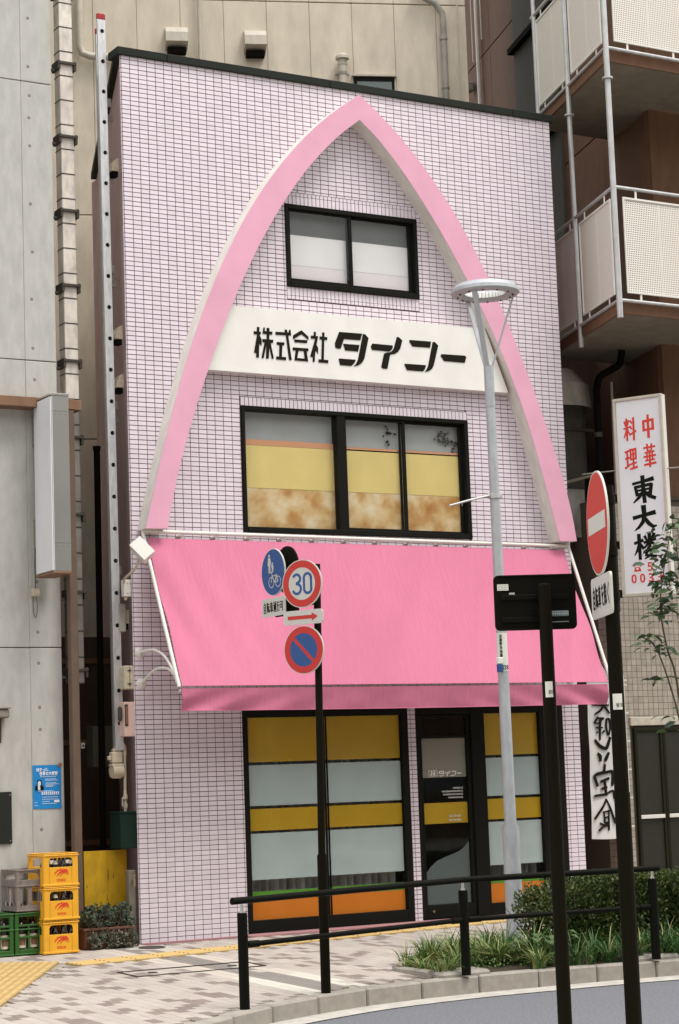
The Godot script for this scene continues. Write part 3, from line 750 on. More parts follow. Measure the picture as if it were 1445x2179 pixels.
func build_shopfront(t: Node3D) -> void:
	# wide shop window
	var f := MB.new()
	bar(f, 1.222, -0.03, 1.285, 2.32, -0.12, -0.004); bar(f, 3.19, -0.03, 3.263, 2.32, -0.12, -0.004)
	bar(f, 1.285, -0.03, 3.19, 0.10, -0.12, -0.008); bar(f, 1.285, 2.2, 3.19, 2.32, -0.12, -0.008)
	var w := part(t, "shop_window", f, M.frame)
	var s := MB.new()
	bar(s, 2.205, 0.10, 2.219, 2.2, -0.05, -0.02); bar(s, 2.245, 0.10, 2.259, 2.2, -0.07, -0.04)
	part(w, "meeting_stile", s, M.frame)
	sheet(w, "pane", M.glass, 1.285, 0.10, 3.19, 2.2, -0.045, 0.006)
	bands(w, 1.30, 3.18, -0.056)
	curtain(w, 1.30, 3.18)
	# door and side window in one black frame
	f = MB.new()
	bar(f, 3.367, -0.03, 3.405, 2.32, -0.12, -0.004); bar(f, 4.10, -0.03, 4.28, 2.32, -0.12, -0.004); bar(f, 5.04, -0.03, 5.363, 2.32, -0.12, -0.004)
	bar(f, 3.405, 2.2, 4.10, 2.32, -0.12, -0.008); bar(f, 4.28, 2.2, 5.04, 2.32, -0.12, -0.008); bar(f, 4.28, -0.03, 5.04, 0.10, -0.12, -0.008)
	w = part(t, "side_window", f, M.frame)
	sheet(w, "pane", M.glass, 4.28, 0.10, 5.04, 2.2, -0.045, 0.006)
	bands(w, 4.285, 5.035, -0.056)
	curtain(w, 4.3, 5.03)
	f = MB.new()
	bar(f, 3.408, -0.02, 3.455, 2.195, -0.09, -0.03); bar(f, 4.05, -0.02, 4.097, 2.195, -0.09, -0.03)
	bar(f, 3.455, -0.02, 4.05, 0.12, -0.09, -0.03); bar(f, 3.455, 1.94, 4.05, 1.97, -0.09, -0.03); bar(f, 3.455, 2.16, 4.05, 2.195, -0.09, -0.03)
	var d := part(t, "door", f, M.frame)
	sheet(d, "pane", M.glass, 3.455, 0.12, 4.05, 2.16, -0.055, 0.006)
	sheet(d, "film_band", M.film_smoke, 3.46, 1.505, 4.045, 1.935, -0.064, 0.002)
	sheet(d, "film_band", M.film_gold, 3.46, 1.0, 4.045, 1.227, -0.064, 0.002)
	var hill := PackedVector2Array([Vector2(3.46, 0.125), Vector2(4.045, 0.125), Vector2(4.045, 0.80), Vector2(3.98, 0.73), Vector2(3.90, 0.685), Vector2(3.76, 0.645), Vector2(3.62, 0.60), Vector2(3.52, 0.53), Vector2(3.46, 0.46)])  # grey mound shape low on the door glass
	var b := MB.new(); b.extr(hill, X(Vector3.ZERO), -0.066, -0.064)
	part(d, "film_band", b, M.slate_tint)
	b = MB.new(); b.cyl(Vector3(3.52, 0.055, -0.03), Vector3(3.52, 0.055, -0.015), 0.014, 0.012)
	part(d, "lock", b, M.brass)
	# lettering on the door glass
	b = MB.new()
	var sx := 0.30 / 1.73
	for k in range(4, 8):
		for p in SIGN[k]:
			var o := outline(p)
			for i in o.size(): o[i] = Vector2(3.675 + (o[i].x - 2.44) * sx, 1.515 + (o[i].y - 6.035) * sx * 0.95)
			b.extr(o, X(Vector3.ZERO), -0.0535, -0.0515)
	for p in SIGN[0]:
		var o := outline(p)
		for i in o.size(): o[i] = Vector2(3.565 + (o[i].x - 1.43) * 0.30, 1.515 + (o[i].y - 6.045) * 0.22)
		b.extr(o, X(Vector3.ZERO), -0.0535, -0.0515)
	b.stroke([Vector3(3.552, 1.59, 0.007), Vector3(3.543, 1.553, 0.007), Vector3(3.552, 1.512, 0.007)], X(Vector3.ZERO), -0.0535, -0.0515)
	b.stroke([Vector3(3.648, 1.59, 0.007), Vector3(3.657, 1.553, 0.007), Vector3(3.648, 1.512, 0.007)], X(Vector3.ZERO), -0.0535, -0.0515)
	part(d, "lettering", b, M.sign_white)
	b = MB.new()
	for r in 4:
		var n: int = [8, 17, 16, 12][r]
		for i in n:
			var x := 3.985 - i * 0.0165; var y := 1.376 - r * 0.0345
			for e in 3:
				b.bx(x - 0.0135, y + e * 0.0065, -0.0535, x - rng.randf_range(0.0, 0.004), y + e * 0.0065 + 0.0028, -0.0515)
			b.bx(x - 0.009, y, -0.0535, x - 0.006, y + 0.016, -0.0513)
	part(d, "lettering", b, M.sign_white)
	text(d, "lettering", "0422-54-6688", M.sign_white, X(Vector3(3.865, 1.078, -0.0515)), 0.026, 0.72)
	text(d, "lettering", "0422-55-6688", M.sign_white, X(Vector3(3.865, 1.032, -0.0515)), 0.026, 0.72)

func curtain(parent: Node, x0: float, x1: float) -> void:
	var b := MB.new()
	var n := 60
	var px := x0; var pz := -0.2
	for i in n:
		var x := x0 + (x1 - x0) * (i + 1) / n
		var z := -0.2 + 0.035 * sin(i * 1.9) + 0.02 * sin(i * 0.7)
		var nn := Vector3(-(z - pz), 0, x - px).normalized()
		b.quad(Vector3(px, 0.2, pz), Vector3(x, 0.2, z), Vector3(x, 2.1, z), Vector3(px, 2.1, pz), nn)
		px = x; pz = z
	part(parent, "curtain", b, M.curtain)

func build_signboard() -> void:
	var t := thing("company_signboard", "white company signboard with black lettering spanning the pink arch", "signboard", Vector3(2.79, 5.87, 0.0))
	var b := MB.new()
	b.extr(PackedVector2Array([Vector2(0.83, 5.873), Vector2(4.74, 5.868), Vector2(4.455, 6.596), Vector2(1.13, 6.592)]), X(Vector3.ZERO), 0.004, 0.12)
	part(t, "board", b, M.sign_white)
	b = MB.new()
	b.stroke([Vector3(4.74, 5.868, 0.01), Vector3(4.455, 6.596, 0.01)], X(Vector3.ZERO), 0.11, 0.1225)
	part(t, "edge_seam", b, M.seam_brown)
	for k in 8:
		b = MB.new()
		var i := 0
		for p in SIGN[k]:
			b.extr(outline(p), X(Vector3.ZERO), 0.119, 0.1265 + 0.0002 * i)
			i += 1
		part(t, "character", b, M.sign_black)

# ---------------------------------------------------------------- the awning
func build_awning() -> void:
	var t := thing("awning", "large sloping pink fabric awning over the shop front", "awning", Vector3(2.75, 2.26, 0.0))
	var x0 := 0.14; var x1 := 5.43
	var fs := FastNoiseLite.new(); fs.seed = 5; fs.frequency = 0.8; fs.fractal_octaves = 3
	var nx := 90; var ny := 36
	var grid := []
	for j in ny + 1:
		var row := []
		var s := float(j) / ny
		for i in nx + 1:
			var u := float(i) / nx
			var x := lerpf(x0, x1, u)
			var p := Vector3(x, lerpf(4.06, 2.5, s), lerpf(0.1, 0.8, s))
			var sag := sin(s * PI) * (-0.018 + 0.006 * cos(u * TAU * 2.0))
			# slack folds that fan out from the upper corners
			var du := x - x0
			sag += 0.03 * exp(-du * 1.5) * sin(du * 16.0 - s * 7.0) * sin(s * PI)
			var dv := x1 - x
			sag += 0.026 * exp(-dv * 1.7) * sin(dv * 15.0 - s * 8.0) * sin(s * PI)
			sag += fs.get_noise_2d(x * 1.5 + s * 0.9, s * 0.8) * 0.03 * sin(s * PI)
			row.append(p + Vector3(0, 0.41, 0.912) * sag)
		grid.append(row)
	var cl := MB.new()
	cloth(cl, grid)
	part(t, "canopy", cl, M.awning)
	var vg := []
	for j in 13:
		var row := []
		var s := float(j) / 12
		for i in nx + 1:
			var u := float(i) / nx
			var x := lerpf(x0 + 0.025 * s, x1 + 0.03 * s, u)
			var du := x - x0; var dv := x1 - x
			var f := 0.022 * exp(-du * 1.1) * sin(du * 9.0 + s * 4.5) + 0.022 * exp(-dv * 1.1) * sin(dv * 9.0 + s * 4.5) + 0.004 * sin(x * 7.0)
			row.append(Vector3(x, 2.474 - 0.218 * s - 0.008 * sin(u * PI) * s, 0.790 - 0.045 * s + f * s * 1.7 + 0.004 * fs.get_noise_2d(x * 6.0, s)))
		vg.append(row)
	var vl := MB.new(); cloth(vl, vg)
	part(t, "valance", vl, M.awning)
	var hem := MB.new()
	var hp := []
	for i in nx + 1: hp.append(vg[12][i])
	hem.tube(hp, 0.004, 5)
	part(t, "hem", hem, M.awning)
	var b := MB.new(); b.cyl(Vector3(x0 - 0.01, 2.452, 0.755), Vector3(x1 + 0.01, 2.448, 0.755), 0.016, 0.016, 12)
	part(t, "front_bar", b, M.white_paint)
	b = MB.new(); b.cyl(Vector3(0.075, 4.128, 0.1), Vector3(5.5, 4.11, 0.1), 0.021, 0.021, 12)
	part(t, "top_bar", b, M.white_paint)
	for i in 13:
		b = MB.new(); var x := 0.5 + i * 0.4; b.cbx(x, 4.085, 0.0, x + 0.06, 4.103, 0.1, 0.002)
		part(t, "clip", b, M.white_paint)
	for q in [[0.085, -1.0], [5.49, 1.0]]:
		b = MB.new(); b.tube([Vector3(q[0], 4.15, 0.08), Vector3(q[0] + q[1] * 0.005, 4.08, 0.11), Vector3(q[0] + 0.02 * -q[1], 2.49, 0.81)], 0.019, 12)
		part(t, "side_arm", b, M.white_paint)
	# curved stays from the wall to the left arm, and their mirror at the right
	for sx in [0.0, 1.0]:
		var mx := func(p: Vector3) -> Vector3: return p if sx == 0.0 else Vector3(5.57 - p.x, p.y, p.z)
		var stays := [[Vector3(0.06, 2.885, 0.0), Vector3(0.07, 2.895, 0.14), Vector3(0.085, 2.89, 0.3), Vector3(0.105, 2.83, 0.46), Vector3(0.11, 2.74, 0.58), Vector3(0.11, 2.62, 0.70), Vector3(0.11, 2.53, 0.76)], [Vector3(0.07, 2.57, 0.0), Vector3(0.075, 2.63, 0.14), Vector3(0.085, 2.69, 0.3), Vector3(0.10, 2.70, 0.46), Vector3(0.11, 2.67, 0.60), Vector3(0.11, 2.62, 0.69)]]
		for s in stays:
			b = MB.new(); var pp := []
			for p in smooth(s, 4): pp.append(mx.call(p))
			b.tube(pp, 0.0145, 10)
			var st := part(t, "stay", b, M.white_paint)
			b = MB.new(); b.lathe([Vector2(0, 0.022), Vector2(0.03, 0.02), Vector2(0.05, 0.01), Vector2(0.056, 0.0)], X(mx.call(s[0]), Basis(Vector3.RIGHT, PI / 2)), 20)
			part(st, "wall_plate", b, M.white_paint, Vector3.ZERO)
	# floodlight beside the awning
	var fl := thing("floodlight", "white square floodlight on a bent arm at the awning's upper left corner", "lamp", Vector3(-0.02, 3.46, -0.02))
	var c := Vector3(-0.095, 3.885, 0.45)
	var hb := Basis(Vector3(0.72, -0.66, 0.2).normalized(), Vector3.ZERO, Vector3.ZERO)
	var ey := Vector3(-0.42, 0.25, 0.87).normalized()
	var ex := Vector3(0.64, -0.74, 0.0); ex = (ex - ey * ex.dot(ey)).normalized()
	var ez := ex.cross(ey).normalized()
	hb = Basis(ex, ey, ez)
	b = MB.new(); b.extr(PackedVector2Array([Vector2(-0.1, -0.055), Vector2(0.105, -0.055), Vector2(0.105, 0.02), Vector2(0.06, 0.06), Vector2(-0.1, 0.06)]), X(c, hb), -0.07, 0.07)
	part(fl, "housing", b, M.white_paint)
	b = MB.new(); b.cbox(X(c + hb * Vector3(0, 0.066, 0), hb), Vector3(0.225, 0.012, 0.145), 0.003)
	part(fl, "visor", b, M.white_paint)
	b = MB.new(); b.tube(smooth([c + hb * Vector3(0.02, -0.04, 0.05), Vector3(-0.10, 3.72, 0.28), Vector3(-0.13, 3.64, 0.1), Vector3(-0.10, 3.62, 0.0)], 5), 0.013, 8)
	part(fl, "arm", b, M.cream_paint)
	b = MB.new(); b.tube(smooth([Vector3(-0.10, 3.62, 0.0), Vector3(-0.075, 3.6, -0.05), Vector3(-0.06, 3.48, -0.06), Vector3(-0.055, 3.46, -0.06)], 5), 0.012, 8)
	part(fl, "conduit", b, M.cream_paint)

func cloth(mb: MB, g: Array) -> void:
	# a thin skin of cloth over a grid of points, both sides, with shared normals
	var ny := g.size(); var nx: int = g[0].size()
	var nr := []
	for j in ny:
		var row := []
		for i in nx:
			var a: Vector3 = g[j][mini(i + 1, nx - 1)] - g[j][maxi(i - 1, 0)]
			var b: Vector3 = g[mini(j + 1, ny - 1)][i] - g[maxi(j - 1, 0)][i]
			row.append(b.cross(a).normalized())
		nr.append(row)
	for s in [0.0, -0.003]:
		for j in ny - 1:
			for i in nx - 1:
				var q := []; var m := []
				for k in [[j, i], [j, i + 1], [j + 1, i + 1], [j + 1, i]]:
					q.append(g[k[0]][k[1]] + nr[k[0]][k[1]] * s); m.append(nr[k[0]][k[1]] * (1.0 if s == 0.0 else -1.0))
				mb.tri(q[0], q[1], q[2], m[0], m[1], m[2])
				mb.tri(q[0], q[2], q[3], m[0], m[2], m[3])

# ---------------------------------------------------------------- street
const KERB := "-4200,6900 -3000,6180 -2300,5700 -1665,5268 -1062,4895 -230,4564 289,4450 958,4385 1612,4410 2477,4470 3153,4570 5000,4880 8000,5400 11000,5950"

func kerb_z(x: float) -> float:
	var k := outline(KERB)
	for i in k.size() - 1:
		if x <= k[i + 1].x:
			return lerpf(k[i].y, k[i + 1].y, (x - k[i].x) / (k[i + 1].x - k[i].x))
	return k[k.size() - 1].y

const BED := "780,4200 800,3600 1220,3120 1820,2850 2600,2500 9000,2800 9000,5400 5000,4730 3153,4420 2477,4320 1612,4260 958,4235"

func build_street() -> void:
	var slope := Basis(Vector3.RIGHT, atan(FALL))
	var b := MB.new()
	b.quad(Vector3(-150, -0.6, 150), Vector3(150, -0.6, 150), Vector3(150, -0.6, -150), Vector3(-150, -0.6, -150), Vector3.UP)
	var g := structure("ground"); part(g, "earth", b, M.soil)
	# carriageway and its concrete gutter
	var road := structure("road", Vector3(0, -0.33, 7))
	b = MB.new()
	b.quad(Vector3(-60, -0.335, 9.35), Vector3(60, -0.335, 9.35), Vector3(60, -0.318, 3.6), Vector3(-60, -0.318, 3.6), Vector3.UP)
	part(road, "carriageway", b, M.asphalt)
	b = MB.new()
	var k := []
	for q in smooth(Array(outline(KERB)), 6): k.append(q)
	for i in k.size() - 1:
		var a: Vector2 = k[i]; var c: Vector2 = k[i + 1]
		b.quad(Vector3(a.x, -0.312, a.y), Vector3(c.x, -0.312, c.y), Vector3(c.x, -0.315, c.y + 0.3), Vector3(a.x, -0.315, a.y + 0.3), Vector3.UP)
	part(road, "gutter", b, M.gutter)
	# kerb stones
	var kerb := structure("kerb", Vector3(0, -0.2, 4.6))
	var pts := []
	var need := 0.0
	for i in k.size() - 1:
		var a: Vector2 = k[i]; var c: Vector2 = k[i + 1]
		var l := a.distance_to(c); var s := need
		while s < l:
			pts.append(a.lerp(c, s / l)); s += 0.6
		need = s - l
	for i in pts.size() - 1:
		var a: Vector2 = pts[i]; var c: Vector2 = pts[i + 1]
		var m := (a + c) * 0.5; var d := (c - a).normalized()
		if m.x < -3.2 or m.x > 9.0: continue
		var bb := Basis(Vector3(d.x, 0, d.y), Vector3.UP, Vector3(-d.y, 0, d.x))
		b = MB.new(); b.cbox(X(Vector3(m.x, ground(m.x, m.y) - 0.12 + rng.randf_range(-0.003, 0.003), m.y) - bb.z * 0.075, bb), Vector3(a.distance_to(c) - 0.007, 0.25, 0.15), 0.014)
		part(kerb, "kerb_stone", b, M.kerb)
	b = MB.new()
	b.quad(Vector3(-60, -0.2, 40), Vector3(60, -0.2, 40), Vector3(60, -0.2, 9.4), Vector3(-60, -0.2, 9.4), Vector3.UP)
	b.quad(Vector3(-60, -0.34, 9.4), Vector3(60, -0.34, 9.4), Vector3(60, -0.2, 9.4), Vector3(-60, -0.2, 9.4), Vector3(0, 0, -1))
	part(structure("near_pavement", Vector3(0, -0.2, 20)), "slab", b, M.gutter)
	# added row across the street, unseen behind the viewer: it keeps the low sky off the front and shows in the glass
	for i in 6:
		var x0 := -38.0 + i * 13.0
		var h: float = [15.5, 18.0, 14.5, 17.0, 15.0, 18.5][i]
		var o := thing("added_opposite_building", "%s added building of the unseen row across the street behind the viewer" % ["first", "second", "third", "fourth", "fifth", "sixth"][i], "building", Vector3(x0 + 6.0, -0.2, 28.0), "row across the street")
		var ob := MB.new(); ob.bx(x0, -0.2, 28.0, x0 + 12.6, h, 36.0)
		part(o, "wall", ob, [M.brown_wall, M.post_grey, M.wall_grout, M.slate_wall, M.brown_wall, M.post_grey][i])
		for j in 4:
			for c in 4:
				ob = MB.new(); ob.bx(x0 + 1.2 + c * 2.8, 1.0 + j * 3.0, 27.95, x0 + 3.0 + c * 2.8, 2.4 + j * 3.0, 27.999)
				part(o, "window", ob, M.slate_tint)
	# far pavement: bedding, then blocks of 100 x 200 mm
	var pv := structure("pavement", Vector3(0, GROUND, 2))
	b = MB.new()
	for i in k.size() - 1:
		var a: Vector2 = k[i]; var c: Vector2 = k[i + 1]
		b.quad(Vector3(a.x, ground(0, a.y - 0.1) - 0.012, a.y - 0.1), Vector3(c.x, ground(0, c.y - 0.1) - 0.012, c.y - 0.1), Vector3(c.x, ground(0, -7.0) - 0.012, -7.0), Vector3(a.x, ground(0, -7.0) - 0.012, -7.0), Vector3.UP)
	part(pv, "bedding", b, M.sand_joint)
	var bed := outline(BED)
	var strip_a := Vector2(-1.25, 1.22); var strip_d := Vector2(0.9885, -0.151)
	var tdir := Vector2(-0.517, 0.856)
	var field := MB.new(); field.has_c = true
	var unit := MB.new(); unit.cbox(X(Vector3.ZERO), Vector3(0.097, 0.05, 0.197), 0.003)
	var um := unit.done()
	var n1 := FastNoiseLite.new(); n1.seed = 9; n1.frequency = 3.2
	var cols := []
	for i in 6: cols.append(M["paver_%d" % i].albedo_color.srgb_to_linear())
	var singles := 0
	for i in range(-44, 90):
		var x := i * 0.1 + 0.05
		for j in range(-8, 34):
			var z := j * 0.2 + (0.1 if i % 2 else 0.0)
			var p := Vector2(x, z)
			if z > kerb_z(x) - 0.25 or (z < 0.14 and x > -0.05 and x < 5.65) or (z < -0.1 and (x < -0.72 or x > 0.0)): continue
			if Geometry2D.is_point_in_polygon(p, bed): continue
			var rel := p - strip_a
			var al := rel.dot(strip_d); var ac := rel.dot(Vector2(-strip_d.y, strip_d.x))
			if al > -0.1 and al < 6.6 and absf(ac) < 0.19: continue
			var rel2 := p - Vector2(-1.62, 0.93)
			if rel2.dot(tdir) > -0.2 and absf(rel2.dot(Vector2(-tdir.y, tdir.x))) < 0.34: continue
			if p.distance_to(Vector2(-0.05, 0.36)) < 0.22: continue
			# which stone: plain light, scattered dark, and the dark stripe between two white ones
			var w := 0
			var hv := hash(Vector2i(i, j + (i & 1) * 3)) % 1000 / 1000.0
			var dark := hv < 0.13 or n1.get_noise_2d(x * 1.6, z * 0.9) > 0.33 and hv < 0.75
			if dark: w = 2 + int(hv * 50.0) % 2
			else: w = int(hv * 97.0) % 2
			if x > -0.6 and x < 0.1:
				w = 5 if x > -0.36 and x < -0.14 else 4
				if hv > 0.93: w = 0
			if x > 5.0 and x < 5.7: w = 4
			var y := ground(x, z) - 0.025 + rng.randf_range(-0.0012, 0.0012)
			if singles < 300 and z > 3.15 and x > -2.95 and x < 0.75:
				var mi := part(pv, "paver", um, M["paver_%d" % w], Vector3(x, y - GROUND, z - 2.0))
				mi.basis = slope
				singles += 1
			else:
				var f := rng.randf_range(0.93, 1.05)
				var c0: Color = M["paver"].albedo_color.srgb_to_linear()
				field.col = Color(cols[w].r * f / c0.r, cols[w].g * f / c0.g, cols[w].b * f / c0.b)
				field.cbox(X(Vector3(x, y, z), slope), Vector3(0.097, 0.05, 0.197), 0.003)
	part(pv, "paver_field", field, M.paver).set_meta("kind", "stuff")
	# tactile strips: ribbed yellow slabs
	var tac := structure("tactile_paving", Vector3(-1.25, ground(0, 1.2), 1.2))
	var tm := MB.new()
	tm.cbox(X(Vector3(0, -0.015, 0)), Vector3(0.296, 0.04, 0.296), 0.004)
	var tmesh := tm.done()
	var tr := MB.new()
	for r in 4:
		tr.extr(PackedVector2Array([Vector2(-0.019, 0), Vector2(0.019, 0), Vector2(0.012, 0.008), Vector2(-0.012, 0.008)]), X(Vector3(0, 0.004, -0.1125 + r * 0.075), Basis(Vector3(0, 0, 1), Vector3.UP, Vector3.LEFT)), -0.14, 0.14)
	var trm := tr.done()
	for i in 22:
		var p := strip_a + strip_d * (0.15 + i * 0.3)
		var mi := part(tac, "tactile_slab", tmesh, M.tactile_dirt, Vector3(p.x, ground(p.x, p.y) + 0.002, p.y) - tac.position)
		part(mi, "rib", trm, M.tactile, Vector3.ZERO)
		mi.basis = slope * Basis(Vector3(strip_d.x, 0, strip_d.y), Vector3.UP, Vector3(-strip_d.y, 0, strip_d.x))
	for i in 13:
		for s in [-0.15, 0.15]:
			var p: Vector2 = Vector2(-1.62, 0.93) + tdir * (-0.02 + i * 0.3) + Vector2(-tdir.y, tdir.x) * s
			var mi := part(tac, "tactile_slab", tmesh, M.tactile_dirt, Vector3(p.x, ground(p.x, p.y) + 0.0025, p.y) - tac.position)
			part(mi, "rib", trm, M.tactile, Vector3.ZERO)
			mi.basis = slope * Basis(Vector3(tdir.x, 0, tdir.y), Vector3.UP, Vector3(-tdir.y, 0, tdir.x))
	# covers
	var t := thing("inspection_cover", "long rectangular paved inspection cover outlined by a thin iron frame", "cover", Vector3(-0.56, ground(0, 2.3), 2.3))
	b = MB.new()
	for q in [[-1.2, 2.08, 0.08, 2.104], [-1.2, 2.496, 0.08, 2.52], [-1.2, 2.104, -1.18, 2.496], [0.06, 2.104, 0.08, 2.496]]:
		var m := Vector2(q[0] + q[2], q[1] + q[3]) * 0.5
		b.box(X(Vector3(m.x, ground(0, m.y) + 0.004, m.y), slope), Vector3(q[2] - q[0], 0.006, q[3] - q[1]))
	part(t, "frame", b, M.iron)
	for x in [-0.16, -0.95]:
		b = MB.new(); b.cyl(Vector3(x, ground(0, 2.3) - 0.01, 2.3), Vector3(x, ground(0, 2.3) + 0.006, 2.3), 0.045, 0.045, 20)
		part(t, "lifting_eye", b, M.iron)
	t = thing("manhole_cover", "small round dark iron manhole cover by the tiled corner", "cover", Vector3(-0.05, ground(0, 0.36), 0.36))
	b = MB.new(); b.lathe([Vector2(0.115, 0.008), Vector2(0.135, 0.006), Vector2(0.135, -0.03)], X(Vector3(-0.05, ground(0, 0.36), 0.36), slope), 32)
	part(t, "rim", b, M.iron)
	b = MB.new(); b.lathe([Vector2(0, 0.006), Vector2(0.11, 0.006), Vector2(0.11, -0.03)], X(Vector3(-0.05, ground(0, 0.36), 0.36), slope), 32)
	part(t, "lid", b, M.iron)
	b = MB.new(); b.lathe([Vector2(0.136, 0.001), Vector2(0.27, -0.004), Vector2(0.27, -0.03)], X(Vector3(-0.05, ground(0, 0.36), 0.36), slope), 24)
	part(t, "collar", b, M.gutter)
	# planting bed
	b = MB.new()
	var bp := PackedVector2Array()
	for q in bed: bp.append(Vector2(q.x, -q.y))
	b.extr(bp, X(Vector3(0, GROUND, 0), Basis(Vector3.RIGHT, Vector3(0, FALL, -1).normalized(), Vector3(0, 1, FALL).normalized())), -0.06, -0.004)
	var sb := structure("planting_bed", Vector3(3, ground(3, 3.5), 3.5)); part(sb, "soil", b, M.soil)
	for i in 5:
		var a: Vector2 = bed[i]; var c: Vector2 = bed[i + 1]
		if i == 4: c = a + Vector2(0.8, 0.03)
		var m := (a + c) * 0.5; var d := (c - a).normalized()
		b = MB.new(); b.cbox(X(Vector3(m.x, ground(m.x, m.y) + 0.0, m.y), Basis(Vector3(d.x, 0, d.y), Vector3.UP, Vector3(-d.y, 0, d.x))), Vector3(a.distance_to(c) - 0.006, 0.09, 0.1), 0.012)
		part(sb, "edging_stone", b, M.kerb)
	for q in [[1.03, 4.26, 0.5], [3.0, 4.38, 0.5]]:
		b = MB.new(); b.cbox(X(Vector3(q[0], ground(0, q[1]) + 0.005, q[1] - 0.06), slope), Vector3(q[2], 0.08, 0.3), 0.02)
		part(sb, "post_footing", b, M.kerb)

# ---------------------------------------------------------------- left block
func build_left_block() -> void:
	var zf := -0.2
	var t := thing("concrete_building", "bare concrete building with form-tie marks at the left edge", "building", Vector3(-1.5, GROUND, zf))
	var b := MB.new(); b.bx(-9.0, -0.3, -6.5, -0.722, 16.0, zf - 0.05)
	part(t, "core", b, M.concrete)
	var ys := [-0.3, 2.951, 5.9, 8.868, 11.83, 16.0]
	var xs := [-9.0, -2.86, -1.96, -1.06, -0.715]
	for j in 5:
		for i in 4:
			b = MB.new(); b.cbx(xs[i] + 0.001, ys[j] + 0.005, zf - 0.12, xs[i + 1] - 0.001, ys[j + 1] - 0.005, zf, 0.003 if i < 3 else 0.006)
			part(t, "concrete_panel", b, M.concrete)
	b = MB.new()
	for y in [9.561, 9.032, 8.72, 8.479, 8.177, 7.554, 7.045, 6.544, 6.03, 5.701, 3.618, 3.108, 2.795, 2.35, 2.13, 1.136, 0.65]:
		b = MB.new(); b.lathe([Vector2(0, 0.0012), Vector2(0.013, 0.0012), Vector2(0.013, 0.0025), Vector2(0.018, 0.0)], X(Vector3(-0.965 + rng.randf_range(-0.012, 0.01), y, zf), Basis(Vector3.RIGHT, PI / 2)), 12)
		part(t, "tie_mark", b, M.concrete_dark)  # darker disc in place of a recessed form-tie hole
	# brown portal frame
	t = thing("portal_frame", "rusty brown steel frame of beam and slender post before the concrete wall", "frame", Vector3(-0.65, GROUND, -0.03))
	b = MB.new(); b.cbx(-4.5, 5.375, -0.195, -0.6, 5.48, 0.0, 0.006); part(t, "beam", b, M.brown_steel)
	b = MB.new(); b.cbx(-0.695, -0.08, -0.1, -0.612, 5.37, -0.005, 0.006); part(t, "post", b, M.brown_post)
	b = MB.new(); b.cbx(-0.6, 5.374, -0.8, -0.52, 5.479, -0.02, 0.006); part(t, "beam_end", b, M.brown_steel)
	# blank light box
	t = thing("blank_box_sign", "blank white projecting box sign with a dull stainless edge on the concrete wall", "sign", Vector3(-0.92, 3.65, -0.1))
	b = MB.new(); b.cbx(-1.003, 3.67, -0.11, -0.82, 5.44, 0.345, 0.006); part(t, "casing", b, M.stainless)
	b = MB.new(); b.cbx(-1.018, 3.68, -0.1, -1.0035, 5.43, 0.335, 0.003); part(t, "face", b, M.acrylic)
	for q in [[3.645, 3.669], [5.441, 5.465]]:
		b = MB.new(); b.cbx(-1.02, q[0], -0.112, -0.815, q[1], 0.35, 0.004); part(t, "cap", b, M.brown_steel if q[0] < 4 else M.stainless)
	for y in [3.95, 5.0]:
		b = MB.new(); b.cbx(-1.0, y, -0.2, -0.9, y + 0.3, -0.111, 0.004); part(t, "bracket", b, M.post_grey)
	b = MB.new()
	for y in [3.95, 5.28]:
		b.bx(-1.0, y, 0.3452, -0.823, y + 0.006, 0.3475)
		for i in 3: b.cyl(Vector3(-0.975 + i * 0.06, y - 0.03, 0.345), Vector3(-0.975 + i * 0.06, y - 0.03, 0.349), 0.006, 0.005, 8)
	part(t, "rivets", b, M.concrete_dark)
	# small things on the wall
	t = thing("junction_box", "small cream junction box with a dangling wire below the blank sign", "box", Vector3(-1.0, 3.46, zf))
	b = MB.new(); b.cbx(-1.045, 3.465, zf + 0.001, -0.965, 3.545, zf + 0.07, 0.006); part(t, "case", b, M.cream_paint)
	b = MB.new(); b.tube(smooth([Vector3(-0.99, 3.46, zf + 0.03), Vector3(-0.985, 3.33, zf + 0.03), Vector3(-1.0, 3.25, zf + 0.02), Vector3(-1.02, 3.33, zf + 0.01), Vector3(-1.02, 3.46, zf + 0.01)], 4), 0.003, 6); part(t, "wire", b, M.cable)
	b = MB.new(); b.tube([Vector3(-0.995, 3.545, zf + 0.02), Vector3(-1.0, 3.8, zf + 0.02), Vector3(-1.0, 3.95, zf + 0.04)], 0.004, 6); part(t, "wire", b, M.cable)
	t = thing("wall_lamp", "small weathered grey wall lamp cut by the left edge of the picture", "lamp", Vector3(-1.38, 2.2, zf))
	b = MB.new(); b.cbx(-1.46, 2.245, zf + 0.001, -1.33, 2.335, zf + 0.12, 0.015); part(t, "housing", b, M.post_grey)
	b = MB.new(); b.cbx(-1.46, 2.336, zf + 0.001, -1.32, 2.352, zf + 0.135, 0.004); part(t, "hood", b, M.post_grey)
	b = MB.new(); b.cyl(Vector3(-1.395, 2.245, zf + 0.03), Vector3(-1.395, 2.0, zf + 0.02), 0.012, 0.01, 8); part(t, "conduit", b, M.bracket_dark)
	t = thing("notice_board", "plain black notice board cut by the left edge of the picture", "board", Vector3(-1.36, 1.01, zf))
	b = MB.new(); b.cbx(-1.75, 1.012, zf + 0.001, -1.285, 1.52, zf + 0.02, 0.003); part(t, "panel", b, M.coping)
	b = MB.new()
	for y in [1.04, 1.49]: b.cyl(Vector3(-1.305, y, zf + 0.02), Vector3(-1.305, y, zf + 0.024), 0.007, 0.006, 8)
	part(t, "screw", b, M.stainless)
	# poster
	t = thing("poster", "bright blue lecture poster taped to the concrete wall", "poster", Vector3(-0.9, 1.34, zf))
	b = MB.new()
	var g := []
